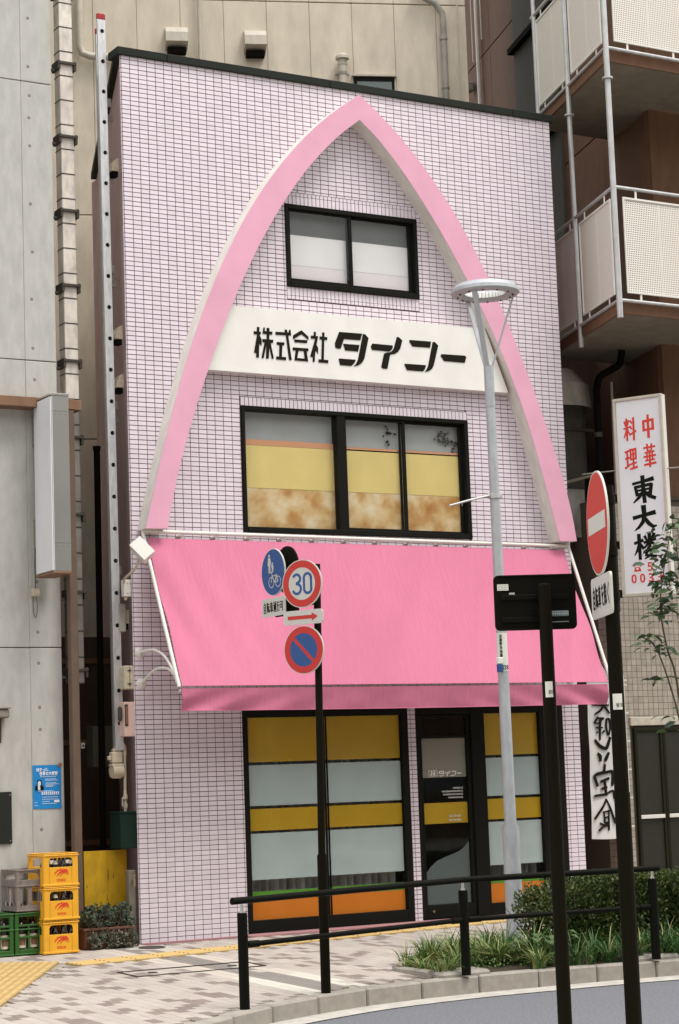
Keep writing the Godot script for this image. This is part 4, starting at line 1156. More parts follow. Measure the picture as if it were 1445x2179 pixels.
	for j in 9:
		var row := []
		for i in 7:
			row.append(Vector3(lerpf(-1.054, -0.752, i / 6.0), lerpf(1.772, 1.34, j / 8.0), zf + 0.004 + 0.003 * sin(i * 1.1 + j * 0.6) * sin(j / 8.0 * PI) + 0.006 * pow(j / 8.0, 6) * (i / 6.0)))
		g.append(row)
	cloth(b, g); part(t, "paper", b, M.poster_blue)
	var xf := X(Vector3(0, 0, zf + 0.009))
	b = MB.new()
	var cx := -1.015
	for ch in "始まった、":
		glyph(b, ch, xf, cx, 1.745, 0.03, 0.035, 0.0045, 0.0008); cx += 0.031
	cx = -0.985
	for ch in "世界の大変容":
		glyph(b, ch, xf, cx, 1.708, 0.032, 0.038, 0.0048, 0.0008); cx += 0.033
	part(t, "headline", b, M.poster_white)
	b = MB.new()
	for q in [[-0.975, 1.655, 16], [-0.92, 1.63, 11], [-0.92, 1.618, 13], [-0.92, 1.592, 11], [-0.92, 1.58, 14], [-0.92, 1.568, 10], [-0.92, 1.555, 8], [-1.0, 1.512, 16], [-0.96, 1.452, 8], [-0.88, 1.452, 9], [-0.96, 1.43, 13], [-0.84, 1.43, 6], [-0.96, 1.408, 8], [-0.96, 1.388, 15], [-1.04, 1.40, 3], [-1.04, 1.37, 4]]:
		for i in q[2]:
			b.bx(q[0] + i * 0.0105, q[1], zf + 0.009, q[0] + i * 0.0105 + rng.randf_range(0.005, 0.009), q[1] + 0.005, zf + 0.0098)
	for i in 9:
		var x := -0.965 + i * 0.0215
		for e in 4: b.bx(x, 1.478 + e * 0.008, zf + 0.009, x + 0.017, 1.482 + e * 0.008, zf + 0.0098)
		b.bx(x + 0.007, 1.476, zf + 0.009, x + 0.011, 1.508, zf + 0.01)
	b.bx(-0.83, 1.40, zf + 0.009, -0.775, 1.422, zf + 0.0104)
	part(t, "print", b, M.poster_white)
	b = MB.new(); b.extr(outline("-1030,1525 -1032,1560 -1012,1580 -1008,1620 -985,1630 -962,1618 -958,1575 -938,1555 -940,1525"), xf, 0.0, 0.0006); part(t, "portrait", b, M.ink)
	b = MB.new(); b.extr(outline("-1000,1525 -1003,1560 -1004,1600 -990,1618 -974,1612 -968,1585 -980,1562 -976,1525"), xf, 0.0, 0.0014); part(t, "portrait", b, M.skin_print)
	b = MB.new(); b.extr(outline("-778,1752 -752,1748 -738,1772 -752,1796 -778,1785"), xf, 0.0, 0.001); part(t, "tape", b, M.tape_brown)

# ---------------------------------------------------------------- alley
func build_alley() -> void:
	# square flue up the gap
	var t := thing("flue_duct", "tall square cream flue duct with rust stains in the gap beside the concrete wall", "duct", Vector3(-0.45, 2.6, -0.5))
	var y := 2.6
	var n := 0
	while y < 11.6:
		var zinc := y < 5.35
		var b := MB.new(); b.cbx(-0.52, y + 0.002, -0.58, -0.37, y + 0.268, -0.43, 0.006)
		part(t, "duct_section", b, M.duct_zinc if zinc else M.duct_cream)
		b = MB.new(); b.cbx(-0.524, y - 0.004, -0.584, -0.366, y + 0.002, -0.426, 0.001)
		part(t, "seam", b, M.bracket_dark)
		if n % 3 == 0:
			b = MB.new()
			b.cbx(-0.55, y + 0.06, -0.585, -0.522, y + 0.16, -0.40, 0.003); b.cbx(-0.368, y + 0.06, -0.585, -0.34, y + 0.16, -0.40, 0.003)
			b.cbx(-0.552, y + 0.12, -0.425, -0.338, y + 0.15, -0.395, 0.003)
			b.cbx(-0.72, y + 0.05, -0.5, -0.551, y + 0.075, -0.47, 0.002)
			part(t, "bracket", b, M.bracket_dark)
		y += 0.27; n += 1
	# ladder against the shop's flank
	t = thing("ladder", "long aluminium ladder with red end caps hung upright beside the shop", "ladder", Vector3(-0.12, 1.9, -0.15))
	for k in 2:
		var z: float = [-0.15, -0.5][k]; var dx: float = [0.0, 0.135][k]
		var b := MB.new()
		b.extr(PackedVector2Array([Vector2(-0.165 + dx, 1.9), Vector2(-0.075 + dx, 1.9), Vector2(-0.105 + dx, 9.66 - k * 0.03), Vector2(-0.195 + dx, 9.66 - k * 0.03)]), X(Vector3.ZERO), z - 0.028, z)
		part(t, "rail", b, M.aluminium)
		b = MB.new(); b.cbx(-0.2 + dx, 9.655 - k * 0.03, z - 0.032, -0.1 + dx, 9.73 - k * 0.03, z + 0.004, 0.012)
		part(t, "end_cap", b, M.rubber_red)
	for i in 23:
		var ry := 9.532 - i * 0.3345
		var x := -0.1425 + (9.66 - ry) * 0.0039
		var b := MB.new(); b.cyl(Vector3(x + 0.135, ry, -0.5), Vector3(x, ry, -0.152), 0.015, 0.015, 10)
		part(t, "rung", b, M.aluminium)
		b = MB.new(); b.cyl(Vector3(x, ry, -0.152), Vector3(x, ry, -0.1475), 0.022, 0.022, 14)
		part(t, "rung_end", b, M.hole_black)
	for i in 5:
		var b := MB.new(); var hy: float = [8.75, 8.1, 6.92, 5.46, 3.71][i]
		b.cbx(-0.1, hy, -0.3, 0.0, hy + 0.09, -0.27, 0.003); part(t, "wall_bracket", b, M.pipe_grey)
		b = MB.new(); b.cbx(-0.035, hy - 0.12, -0.4, 0.06, hy - 0.05, -0.37, 0.003); part(t, "wall_bracket", b, M.pipe_grey)
	# vent hoods on the flank
	for i in 4:
		var q: Array = [[8.02, "uppermost"], [6.2, "second"], [5.68, "third"], [3.2, "lowest"]][i]
		t = thing("vent_hood", "small cream vent hood on the shop's shaded flank, %s of four" % q[1], "vent", Vector3(-0.03, q[0], -0.2), "vent hoods on the flank")
		var b := MB.new()
		b.extr(PackedVector2Array([Vector2(0, 0), Vector2(-0.085, 0.0), Vector2(-0.075, 0.06), Vector2(-0.045, 0.115), Vector2(0, 0.15)]), X(Vector3(0.03, q[0], -0.24)), -0.06, 0.06)
		part(t, "hood", b, M.cream_paint)
		b = MB.new(); b.cbx(-0.035, q[0] - 0.06, -0.28, 0.03, q[0] - 0.001, -0.2, 0.004); part(t, "grille", b, M.hole_black)
	# boxes up the corner
	t = thing("switch_box", "cream electrical switch box under the floodlight conduit", "box", Vector3(-0.04, 3.45, -0.1))
	var b := MB.new(); b.cbx(-0.085, 3.465, -0.11, 0.0, 3.64, -0.035, 0.006); part(t, "case", b, M.white_paint)
	b = MB.new()
	for q in [[-0.045, 3.6], [-0.015, 3.6], [-0.045, 3.5], [-0.015, 3.5]]: b.cyl(Vector3(q[0], q[1], -0.036), Vector3(q[0], q[1], -0.031), 0.007, 0.006, 8)
	part(t, "screw", b, M.brass)
	b = MB.new(); b.cyl(Vector3(-0.05, 3.43, -0.075), Vector3(-0.05, 3.466, -0.075), 0.016, 0.02, 10); part(t, "gland", b, M.cream_paint)
	t = thing("meter_box", "dull grey electric meter box fixed behind the ladder", "box", Vector3(-0.05, 3.1, -0.2))
	b = MB.new(); b.cbx(-0.10, 3.11, -0.25, -0.02, 3.4, -0.14, 0.008); part(t, "case", b, M.pipe_grey)
	t = thing("terminal_box", "old cream terminal box with two latches beside the ladder", "box", Vector3(-0.05, 2.5, -0.1))
	b = MB.new(); b.cbx(-0.105, 2.515, -0.16, 0.015, 2.755, -0.03, 0.008); part(t, "case", b, M.cream_paint)
	b = MB.new(); b.bx(-0.048, 2.52, -0.0305, -0.044, 2.75, -0.0275)
	for q in [2.57, 2.705]:
		b.cyl(Vector3(-0.043, q, -0.03), Vector3(-0.043, q, -0.018), 0.01, 0.008, 8); b.cbx(-0.07, q - 0.008, -0.03, -0.03, q + 0.004, -0.022, 0.002)
	part(t, "latch", b, M.bracket_dark)
	t = thing("intercom_box", "pale pink utility box with a brown slot below the cream terminal box", "box", Vector3(-0.05, 2.03, -0.1))
	b = MB.new(); b.cbx(-0.115, 2.035, -0.2, 0.02, 2.385, -0.03, 0.005); part(t, "case", b, M.pink_paint)
	b = MB.new(); b.cbx(-0.112, 2.14, -0.031, -0.075, 2.36, -0.022, 0.002); part(t, "slot_frame", b, M.bracket_dark)
	b = MB.new(); b.cbx(-0.105, 2.16, -0.024, -0.08, 2.34, -0.017, 0.002); part(t, "slot_plate", b, M.brown_steel)
	b = MB.new(); b.cbx(-0.165, 2.19, -0.1, -0.12, 2.345, -0.06, 0.018); part(t, "mirror", b, M.bracket_dark)
	# gas meter
	t = thing("gas_meter", "cream cast gas meter with a bent pipe at the alley mouth", "meter", Vector3(-0.12, 1.5, -0.2))
	b = MB.new()
	b.cbx(-0.205, 1.77, -0.24, -0.085, 1.885, -0.15, 0.012); b.cbx(-0.18, 1.885, -0.23, -0.10, 1.92, -0.16, 0.008); b.cbx(-0.235, 1.80, -0.22, -0.205, 1.845, -0.17, 0.006)
	part(t, "index_head", b, M.cream_paint)
	b = MB.new(); b.cyl(Vector3(-0.2, 1.69, -0.19), Vector3(-0.085, 1.69, -0.19), 0.068, 0.068, 20); b.cbx(-0.21, 1.735, -0.24, -0.08, 1.765, -0.14, 0.006); b.cbx(-0.185, 1.615, -0.22, -0.1, 1.64, -0.16, 0.006)
	part(t, "drum", b, M.cream_paint)
	b = MB.new(); b.tube(smooth([Vector3(-0.145, 1.91, -0.19), Vector3(-0.145, 1.95, -0.19), Vector3(-0.115, 1.975, -0.19), Vector3(-0.07, 1.965, -0.19), Vector3(-0.05, 1.93, -0.19), Vector3(-0.05, 1.88, -0.19)], 4), 0.019, 10); part(t, "inlet_bend", b, M.cream_paint)
	b = MB.new(); b.cyl(Vector3(-0.05, 1.89, -0.19), Vector3(-0.055, 1.25, -0.19), 0.016, 0.016, 10); part(t, "riser", b, M.cream_paint)
	for q in [1.9, 1.45, 1.36]:
		b = MB.new(); b.cyl(Vector3(-0.052, q, -0.19), Vector3(-0.052, q - 0.05, -0.19), 0.023, 0.023, 10); part(t, "coupling", b, M.cream_paint)
	b = MB.new(); b.cbx(-0.10, 1.40, -0.17, -0.06, 1.425, -0.15, 0.004); b.cbx(-0.105, 1.33, -0.165, -0.092, 1.42, -0.155, 0.003); part(t, "valve_handle", b, M.cream_paint)
	t = thing("green_cabinet", "dark green metal cabinet under the gas pipe", "cabinet", Vector3(-0.07, 0.9, -0.1))
	b = MB.new(); b.cbx(-0.185, 0.91, -0.3, 0.04, 1.262, -0.03, 0.006); part(t, "case", b, M.box_green)
	b = MB.new(); b.cbx(-0.195, 1.262, -0.305, 0.042, 1.28, -0.02, 0.004); part(t, "lid", b, M.box_green)
	# hoarding, tap, deep alley
	t = thing("yellow_board", "weathered yellow board closing the foot of the alley", "board", Vector3(-0.24, GROUND, -0.3))
	for k in 2:
		b = MB.new(); b.cbx([-0.475, -0.218][k], -0.06, -0.318, [-0.2195, 0.0][k], 0.892, -0.3 - k * 0.003, 0.002); part(t, "board", b, M.panel_yellow)
	b = MB.new()
	for q in [[-0.215, 0.7, 0.1], [-0.16, 0.66, 0.05], [-0.23, 0.45, 0.06], [-0.45, 0.56, 0.03]]: b.stroke([Vector3(q[0], q[1], 0.004), Vector3(q[0] + 0.004, q[1] - q[2], 0.007)], X(Vector3.ZERO), -0.3, -0.2985)
	part(t, "scratch", b, M.bracket_dark)
	t = thing("tap_post", "grey concrete tap post with a small brass tap", "tap", Vector3(-0.04, GROUND, -0.1))
	b = MB.new(); b.cbx(-0.085, -0.06, -0.16, -0.005, 0.69, -0.08, 0.006); part(t, "post", b, M.post_grey)
	b = MB.new(); b.cyl(Vector3(-0.045, 0.59, -0.08), Vector3(-0.045, 0.59, -0.03), 0.012, 0.012, 10); b.cyl(Vector3(-0.045, 0.6, -0.035), Vector3(-0.045, 0.52, -0.03), 0.016, 0.01, 10); b.cyl(Vector3(-0.045, 0.6, -0.035), Vector3(-0.045, 0.635, -0.035), 0.008, 0.008, 8); b.cbx(-0.065, 0.63, -0.042, -0.025, 0.642, -0.028, 0.003); part(t, "tap", b, M.brass)
	t = thing("rain_pipe", "black rain pipe running up the dark alley behind the ladder", "pipe", Vector3(-0.03, 0.0, -0.8))
	b = MB.new(); b.cyl(Vector3(-0.045, 0.0, -0.8), Vector3(-0.02, 5.1, -0.8), 0.034, 0.034, 12); part(t, "pipe", b, M.hole_black)
	b = MB.new(); b.cyl(Vector3(-0.02, 5.1, -0.8), Vector3(-0.02, 5.15, -0.8), 0.04, 0.044, 12); part(t, "socket", b, M.hole_black)
	t = thing("alley_cabinet", "dark steel cabinet deep in the alley behind the ladder", "cabinet", Vector3(-0.05, 1.74, -0.85))
	b = MB.new(); b.cbx(-0.12, 1.74, -1.0, 0.1, 2.17, -0.82, 0.006); part(t, "case", b, M.slate_wall)
	b = MB.new(); b.cyl(Vector3(-0.05, 1.79, -0.82), Vector3(-0.05, 1.79, -0.81), 0.02, 0.018, 10); part(t, "knob", b, M.hole_black)
	t = thing("alley_socket", "tiny white socket in the dark alley beside the brown post", "socket", Vector3(-0.24, 1.95, -0.8))
	b = MB.new(); b.cbx(-0.262, 1.94, -0.83, -0.225, 2.0, -0.8, 0.004); part(t, "plate", b, M.white_paint)
	b = MB.new(); b.cbx(-0.252, 1.955, -0.801, -0.236, 1.98, -0.797, 0.001); part(t, "slot", b, M.hole_black)
	t = thing("alley_door", "dark wooden door blocking the end of the alley", "door", Vector3(-0.35, GROUND, -2.0))
	b = MB.new(); b.cbx(-0.715, -0.06, -2.06, 0.7, 3.2, -2.0, 0.004); part(t, "leaf", b, M.brown_dark)
	b = MB.new()
	for q in [0.9, 2.0, 2.9]: b.cbx(-0.7, q, -1.999, 0.6, q + 0.06, -1.97, 0.004)
	part(t, "batten", b, M.brown_steel)

# ---------------------------------------------------------------- block behind
func build_back_block() -> void:
	var th := deg_to_rad(21.4)
	var d := Vector3(cos(th), 0, sin(th)); var nn := Vector3(-sin(th), 0, cos(th))
	var o := Vector3(4.2216, 0, -4.5307)
	var bb := Basis(d, Vector3.UP, nn)
	var t := thing("beige_building", "tall beige panel-clad building behind the shop roof", "building", o + Vector3(0, GROUND, 0))
	var W := func(a: float, y: float, z := 0.0) -> Vector3: return o + d * a + Vector3(0, y, 0) + nn * z
	var b := MB.new(); b.box(X(W.call(-1.4, 8.0, -1.6), bb), Vector3(8.4, 16.6, 3.1))
	part(t, "core", b, M.concrete_dark)
	var xs := []
	for i in 14: xs.append(-2.321 - (4 - 0) * 0.592 + i * 0.592)
	xs = xs.filter(func(v): return v < 2.6); xs.append(2.84)
	var ys := [-0.2, 3.03, 6.07, 9.1, 12.13, 16.2]
	for j in 5:
		for i in xs.size() - 1:
			b = MB.new(); b.cbox(X(W.call((xs[i] + xs[i + 1]) * 0.5, (ys[j] + ys[j + 1]) * 0.5, -0.05), bb), Vector3(xs[i + 1] - xs[i] - 0.004, ys[j + 1] - ys[j] - 0.014, 0.1), 0.006)
			part(t, "wall_panel", b, M.beige)
	# cowls
	for q in [[-1.2, 11.40], [-0.13, 11.375]]:
		b = MB.new()
		b.extr(PackedVector2Array([Vector2(0, 0.0), Vector2(0.2, 0.07), Vector2(0.19, 0.2), Vector2(0.14, 0.28), Vector2(0.0, 0.30)]), X(W.call(q[0], q[1]), Basis(nn, Vector3.UP, -d)), -0.15, 0.15)
		var c := part(t, "vent_cowl", b, M.beige_trim)
		b = MB.new(); b.box(X(W.call(q[0], q[1] - 0.03, 0.07), bb), Vector3(0.25, 0.08, 0.12)); part(c, "vent_mouth", b, M.hole_black, Vector3.ZERO)
	# roof vent pipe
	b = MB.new(); b.cyl(W.call(1.06, 8.9, 0.12), W.call(1.06, 11.25, 0.12), 0.055, 0.055, 16)
	var vp := part(t, "vent_pipe", b, M.beige_trim)
	b = MB.new(); b.lathe([Vector2(0.03, 0.0), Vector2(0.095, 0.0), Vector2(0.09, 0.04), Vector2(0.06, 0.075), Vector2(0.0, 0.085)], X(W.call(1.06, 11.28, 0.12)), 20); b.cyl(W.call(1.06, 11.2, 0.12), W.call(1.06, 11.285, 0.12), 0.062, 0.062, 16)
	part(vp, "cap", b, M.beige_trim, Vector3.ZERO)
	b = MB.new(); b.cyl(W.call(1.06, 11.06, 0.12), W.call(1.06, 11.1, 0.12), 0.062, 0.062, 16); b.box(X(W.call(1.06, 11.08, 0.06), bb), Vector3(0.2, 0.03, 0.03))
	part(vp, "clamp", b, M.pipe_grey, Vector3.ZERO)
	# window
	b = MB.new(); b.box(X(W.call(1.51, 10.6, 0.012), bb), Vector3(0.56, 0.94, 0.03)); var wn := part(t, "window", b, M.frame)
	b = MB.new(); b.box(X(W.call(1.51, 10.58, 0.03), bb), Vector3(0.48, 0.84, 0.012)); part(wn, "pane", b, M.slate_tint, Vector3.ZERO)
	b = MB.new(); b.box(X(W.call(1.51, 11.085, 0.03), bb), Vector3(0.62, 0.025, 0.06)); part(wn, "head_flashing", b, M.beige_trim, Vector3.ZERO)
	# pipes
	for q in [[[[-2.5, 16.0], [-2.5, 11.42], [-2.47, 11.31], [-2.36, 11.27], [-1.9, 11.27]], 0.05, "beige_trim"], [[[-0.87, 16.0], [-0.885, 8.0]], 0.03, "beige_trim"], [[[2.1, 12.3], [2.3, 12.17], [2.40, 12.12], [2.49, 11.98], [2.50, 11.86], [2.485, 8.0]], 0.045, "pipe_grey"], [[[2.70, 16.0], [2.70, 8.0]], 0.012, "beige_trim"]]:
		b = MB.new(); var pp := []
		for e in q[0]: pp.append(W.call(e[0], e[1], 0.08))
		b.tube(pp, q[1], 12); var p := part(t, "pipe", b, M[q[2]])
		if q[1] > 0.04:
			for e in [[11.6, q[0][-2][0]], [10.9, q[0][-1][0]]]:
				if q[0].size() == 6:
					b = MB.new(); b.cyl(W.call(2.495, e[0], 0.08), W.call(2.495, e[0] + 0.03, 0.08), 0.055, 0.055, 12); part(p, "pipe_collar", b, M.pipe_grey, Vector3.ZERO)

# ---------------------------------------------------------------- right block
func perforated(parent: Node, at: Vector3, b: Basis, w: float, h: float, pitch: float, m: Material) -> MeshInstance3D:
	# a punched sheet: both skins carry the same holes
	var s := MB.new(); s.has_uv = true
	for z in [0.0, -0.003]:
		var q := [at + b * Vector3(0, 0, z), at + b * Vector3(w, 0, z), at + b * Vector3(w, h, z), at + b * Vector3(0, h, z)]
		var u := [Vector2(0, h / pitch), Vector2(w / pitch, h / pitch), Vector2(w / pitch, 0), Vector2(0, 0)]
		var nn := b.z * (1.0 if z == 0.0 else -1.0)
		s.tri(q[0], q[1], q[2], nn, nn, nn, u[0], u[1], u[2])
		s.tri(q[0], q[2], q[3], nn, nn, nn, u[0], u[2], u[3])
	return part(parent, "perforated_sheet", s, m)

func balcony(t: Node3D, y: float) -> void:
	# y: underside of the slab; the corner stands nearest the street
	var a := deg_to_rad(17.5)
	var bs := Vector3(sin(a), 0, -cos(a))
	var P := Vector3(5.765, 0, 0.949)
	var slab := PackedVector2Array()
	for p in [P + Vector3(0.05, 0, -0.08), P + Vector3(6.0, 0, -0.08), P + Vector3(6.0, 0, -1.25), P + Vector3(1.8, 0, -1.25), P + bs * 2.65 + Vector3(1.25, 0, 0), P + bs * 2.65 + Vector3(0.05, 0, 0)]:
		slab.append(Vector2(p.x, -p.z))
	var b := MB.new(); b.extr(slab, X(Vector3(0, y, 0), Basis(Vector3.RIGHT, Vector3(0, 0, -1), Vector3.UP)), 0.0, 0.11)
	var bal := part(t, "balcony", b, M.soffit)
	b = MB.new()
	var sb := Basis(bs * -1.0, Vector3.UP, (bs * -1.0).cross(Vector3.UP))
	b.box(X(P + bs * 1.33 + Vector3(0.03, y + 0.055, 0), Basis(bs, Vector3.UP, bs.cross(Vector3.UP))), Vector3(2.62, 0.13, 0.03)); b.bx(P.x, y - 0.01, P.z - 0.08, P.x + 6.0, y + 0.12, P.z - 0.05)
	part(bal, "slab_edge", b, M.brown_wall)
	for s in 2:
		# rails along the flank and the front, top and bottom
		var dir: Vector3 = [bs, Vector3.RIGHT][s]
		var ln: float = [2.62, 6.0][s]
		for h in [0.13, 1.47]:
			b = MB.new(); b.cyl(P + Vector3(0, y + h, 0), P + dir * ln + Vector3(0, y + h, 0), 0.021, 0.021, 10); part(bal, "rail", b, M.galvanised)
		var n: int = [6, 5][s]
		for i in n:
			var w := 1.09
			var at := P + dir * (0.12 + i * 1.23) + Vector3(0, y + 0.22, 0)
			if 0.12 + i * 1.23 + w > ln: continue
			var bb: Basis
			if s == 0:
				var nrm := Vector3(-cos(a), 0, -sin(a))
				bb = Basis(-bs, Vector3.UP, nrm); at = P + bs * (0.12 + i * 1.23 + w) + Vector3(0, y + 0.22, 0)
			else: bb = Basis(Vector3.RIGHT, Vector3.UP, Vector3(0, 0, 1)); 
			var sh := perforated(bal, at, bb, w, 1.14, 0.026, M.perforated)
			b = MB.new()
			for e in [[0.0, 0.0, w, 0.025], [0.0, 1.115, w, 1.14], [0.0, 0.025, 0.025, 1.115], [w - 0.025, 0.025, w, 1.115], [w * 0.5 - 0.012, 0.025, w * 0.5 + 0.012, 1.115]]:
				b.cbox(X(at, bb) * X(Vector3((e[0] + e[2]) * 0.5, (e[1] + e[3]) * 0.5, 0.004 if e[0] < 0.1 or e[0] > w - 0.1 else -0.016)), Vector3(e[2] - e[0], e[3] - e[1], 0.02), 0.003)
			part(bal, "sheet_frame", b, M.white_paint)
			for e in [[0.2, -0.04], [w - 0.2, -0.04], [0.2, 1.18], [w - 0.2, 1.18]]:
				b = MB.new(); b.cbox(X(at, bb) * X(Vector3(e[0], e[1], 0)), Vector3(0.03, 0.1, 0.008), 0.002); part(bal, "clip", b, M.white_paint)

func build_right_block() -> void:
	var a := deg_to_rad(17.5)
	var bs := Vector3(sin(a), 0, -cos(a)); var nl := Vector3(-cos(a), 0, -sin(a))
	var E := Vector3(7.43, 0, -0.35)
	var t := thing("brown_building", "dark brown apartment building with corner balconies on the right", "building", E + Vector3(0, GROUND, 0))
	var core := PackedVector2Array()
	for p in [E + Vector3(0.1, 0, -0.1), Vector3(16, 0, -0.45), Vector3(18, 0, -9), E + bs * 9.5 + Vector3(0.1, 0, 0)]: core.append(Vector2(p.x, -p.z))
	var b := MB.new(); b.extr(core, X(Vector3.ZERO, Basis(Vector3.RIGHT, Vector3(0, 0, -1), Vector3.UP)), -0.2, 17.0)
	part(t, "core", b, M.brown_dark)
	var wb := Basis(-bs, Vector3.UP, nl)
	var ys := [-0.2, 4.2, 7.1, 10.0, 12.9, 15.8]
	for j in 5:
		for i in 6:
			b = MB.new(); b.cbox(X(E + bs * (0.8 + i * 1.6) + Vector3(0, (ys[j] + ys[j + 1]) * 0.5, 0) - nl * 0.04, wb), Vector3(1.592, ys[j + 1] - ys[j] - 0.014, 0.1), 0.006)
			part(t, "wall_panel", b, M.brown_wall)
		for i in 5:
			b = MB.new(); b.cbx(E.x + i * 1.6 + 0.004, ys[j] + 0.007, E.z - 0.12, E.x + i * 1.6 + 1.596, ys[j + 1] - 0.007, E.z - 0.005, 0.006)
			part(t, "wall_panel", b, M.brown_wall)
	for y in [6.74, 9.755, 12.77]: balcony(t, y)
	var P := Vector3(5.765, 0, 0.949)
	for q in [[P, 6.66, 0.034], [P + bs * 1.36, 6.6, 0.03], [P + bs * 2.52, 6.6, 0.028]]:
		b = MB.new(); b.cyl(q[0] + Vector3(0, q[1], 0), q[0] + Vector3(0, 15, 0), q[2], q[2], 14); var po := part(t, "balcony_post", b, M.galvanised)
		b = MB.new()
		for y in [9.5, 12.5]: b.cyl(q[0] + Vector3(0, y, 0), q[0] + Vector3(0, y + 0.02, 0), q[2] + 0.03, q[2] + 0.03, 16)
		part(po, "flange", b, M.galvanised)
	b = MB.new(); b.box(X(E + bs * 4.15 + Vector3(0, 11.5, 0) + nl * 0.03, wb), Vector3(1.9, 7.0, 0.05)); part(t, "louvre_panel", b, M.slate_wall)
	for y in [10.6, 12.35]:
		b = MB.new(); b.box(X(E + bs * 4.15 + Vector3(0, y, 0) + nl * 0.09, wb), Vector3(2.0, 0.09, 0.1)); part(t, "louvre_ledge", b, M.hole_black)
	for q in [[6.85, 0.035, "white_paint", 9.0, 17.0], [7.12, 0.012, "white_paint", 12.9, 17.0], [6.62, 0.01, "white_paint", 13.1, 17.0]]:
		b = MB.new(); b.cyl(E + bs * q[0] + nl * 0.07 + Vector3(0, q[3], 0), E + bs * q[0] + nl * 0.07 + Vector3(0, q[4], 0), q[1], q[1], 10); part(t, "rain_pipe", b, M[q[2]])
	b = MB.new(); b.cbox(X(E + bs * 7.32 + Vector3(0, 12.55, 0) + nl * 0.1, wb), Vector3(0.14, 0.16, 0.14), 0.02); part(t, "vent_cap", b, M.pipe_grey)
	# tiled ground storey
	var wall := MB.new(); wall.bx(6.415, -0.2, -3.0, 14.0, 4.77, -0.308)
	var gs := part(t, "ground_storey", wall, M.wall_grout)
	var f := MB.new(); f.has_c = true
	for j in 63:
		for i in 26:
			var x := 6.418 + i * 0.075; var y := 0.05 + j * 0.075
			if y < 2.06 and x > 6.52: continue
			if y + 0.07 > 4.76: continue
			var g := rng.randf_range(0.88, 1.05); f.col = Color(g, g, g)
			f.cbox(X(Vector3(x + 0.0375, y + 0.0375, -0.306)), Vector3(0.0705, 0.0705, 0.01), 0.0015)
	for j in 63:
		for i in 4:
			var y := 0.05 + j * 0.075
			if y + 0.07 > 4.76: continue
			f.cbox(X(Vector3(6.416, y + 0.0375, -0.345 - i * 0.075)), Vector3(0.008, 0.0705, 0.0705), 0.0015)
	part(gs, "wall_tiles", f, M.wall_tile).set_meta("kind", "stuff")
	b = MB.new(); b.cbx(6.40, 4.77, -0.5, 14.0, 4.81, -0.28, 0.006); part(gs, "capping", b, M.bracket_dark)
	b = MB.new(); b.cbx(6.56, 2.03, -0.33, 9.0, 2.13, -0.27, 0.006); part(gs, "lintel", b, M.beige_trim)
	for i in 5:
		var x := 6.60 + i * 0.43
		b = MB.new()
		for e in [[x, 0.02, x + 0.04, 2.0], [x + 0.385, 0.02, x + 0.425, 2.0], [x + 0.04, 1.96, x + 0.385, 2.0], [x + 0.04, 0.02, x + 0.385, 0.1]]: b.cbx(e[0], e[1], -0.3, e[2], e[3], -0.26, 0.004)
		var d := part(gs, "grille_door", b, M.grille)
		b = MB.new(); b.cbx(x + 0.03, 0.93, -0.262, x + 0.39, 0.975, -0.245, 0.004); part(d, "handle_bar", b, M.white_paint)
		perforated(d, Vector3(x + 0.04, 0.1, -0.28), Basis(), 0.345, 1.86, 0.03, M.perforated_dark)
	# things between shop and tiled wall
	t = thing("kitchen_duct", "broad dark grey kitchen duct rising between the shop and the brown building", "duct", Vector3(6.5, 1.5, -1.2))
	b = MB.new(); b.cbx(6.36, 1.0, -1.5, 6.72, 6.2, -1.1, 0.03); b.cyl(Vector3(6.66, 6.2, -1.3), Vector3(6.66, 5.2, -1.3), 0.19, 0.19, 20); part(t, "shaft", b, M.slate_wall)
	b = MB.new()
	for y in [4.6, 5.72]: b.cbx(6.34, y, -1.52, 6.87, y + 0.04, -1.08, 0.004)
	part(t, "flange", b, M.bracket_dark)
	b = MB.new(); b.lathe([Vector2(0.0, 0.55), Vector2(0.25, 0.5), Vector2(0.42, 0.3), Vector2(0.45, 0.0)], X(Vector3(6.45, 6.0, -1.3)), 16); part(t, "bend", b, M.pipe_grey)
	t = thing("black_drain", "black drain pipe bending down from the balcony soffit", "pipe", Vector3(6.8, 2.0, -0.8))
	b = MB.new(); b.tube(smooth([Vector3(7.15, 6.72, -0.8), Vector3(7.1, 6.55, -0.8), Vector3(6.95, 6.46, -0.8), Vector3(6.78, 6.36, -0.8), Vector3(6.72, 6.2, -0.8)], 4) + [Vector3(6.68, 1.0, -0.8)], 0.045, 12); part(t, "pipe", b, M.hole_black)
	b = MB.new(); b.cyl(Vector3(6.71, 5.6, -0.8), Vector3(6.71, 5.66, -0.8), 0.055, 0.055, 12); part(t, "pipe_collar", b, M.bracket_dark)
	t = thing("thin_conduit", "thin pale conduit beside the black drain pipe", "pipe", Vector3(6.9, 2.0, -0.8))
	b = MB.new(); b.cyl(Vector3(6.92, 6.3, -0.75), Vector3(6.86, 1.5, -0.75), 0.018, 0.018, 10); part(t, "pipe", b, M.pipe_grey)
	t = thing("shutter_box", "grey sheet-metal shutter box beside the pink arch's right foot", "box", Vector3(6.3, 4.3, -0.9))
	b = MB.new(); b.cbx(5.95, 4.35, -1.1, 6.5, 4.95, -0.85, 0.01); part(t, "case", b, M.pipe_grey)
	b = MB.new(); b.cbox(X(Vector3(6.2, 5.02, -0.8), Basis(Vector3(0, 0, 1), 0.25)), Vector3(0.6, 0.03, 0.3), 0.004); part(t, "cover", b, M.soffit)
	t = thing("passage_wall", "dark wall closing the passage between the shop and the tiled wall", "wall", Vector3(6.6, GROUND, -2.6))
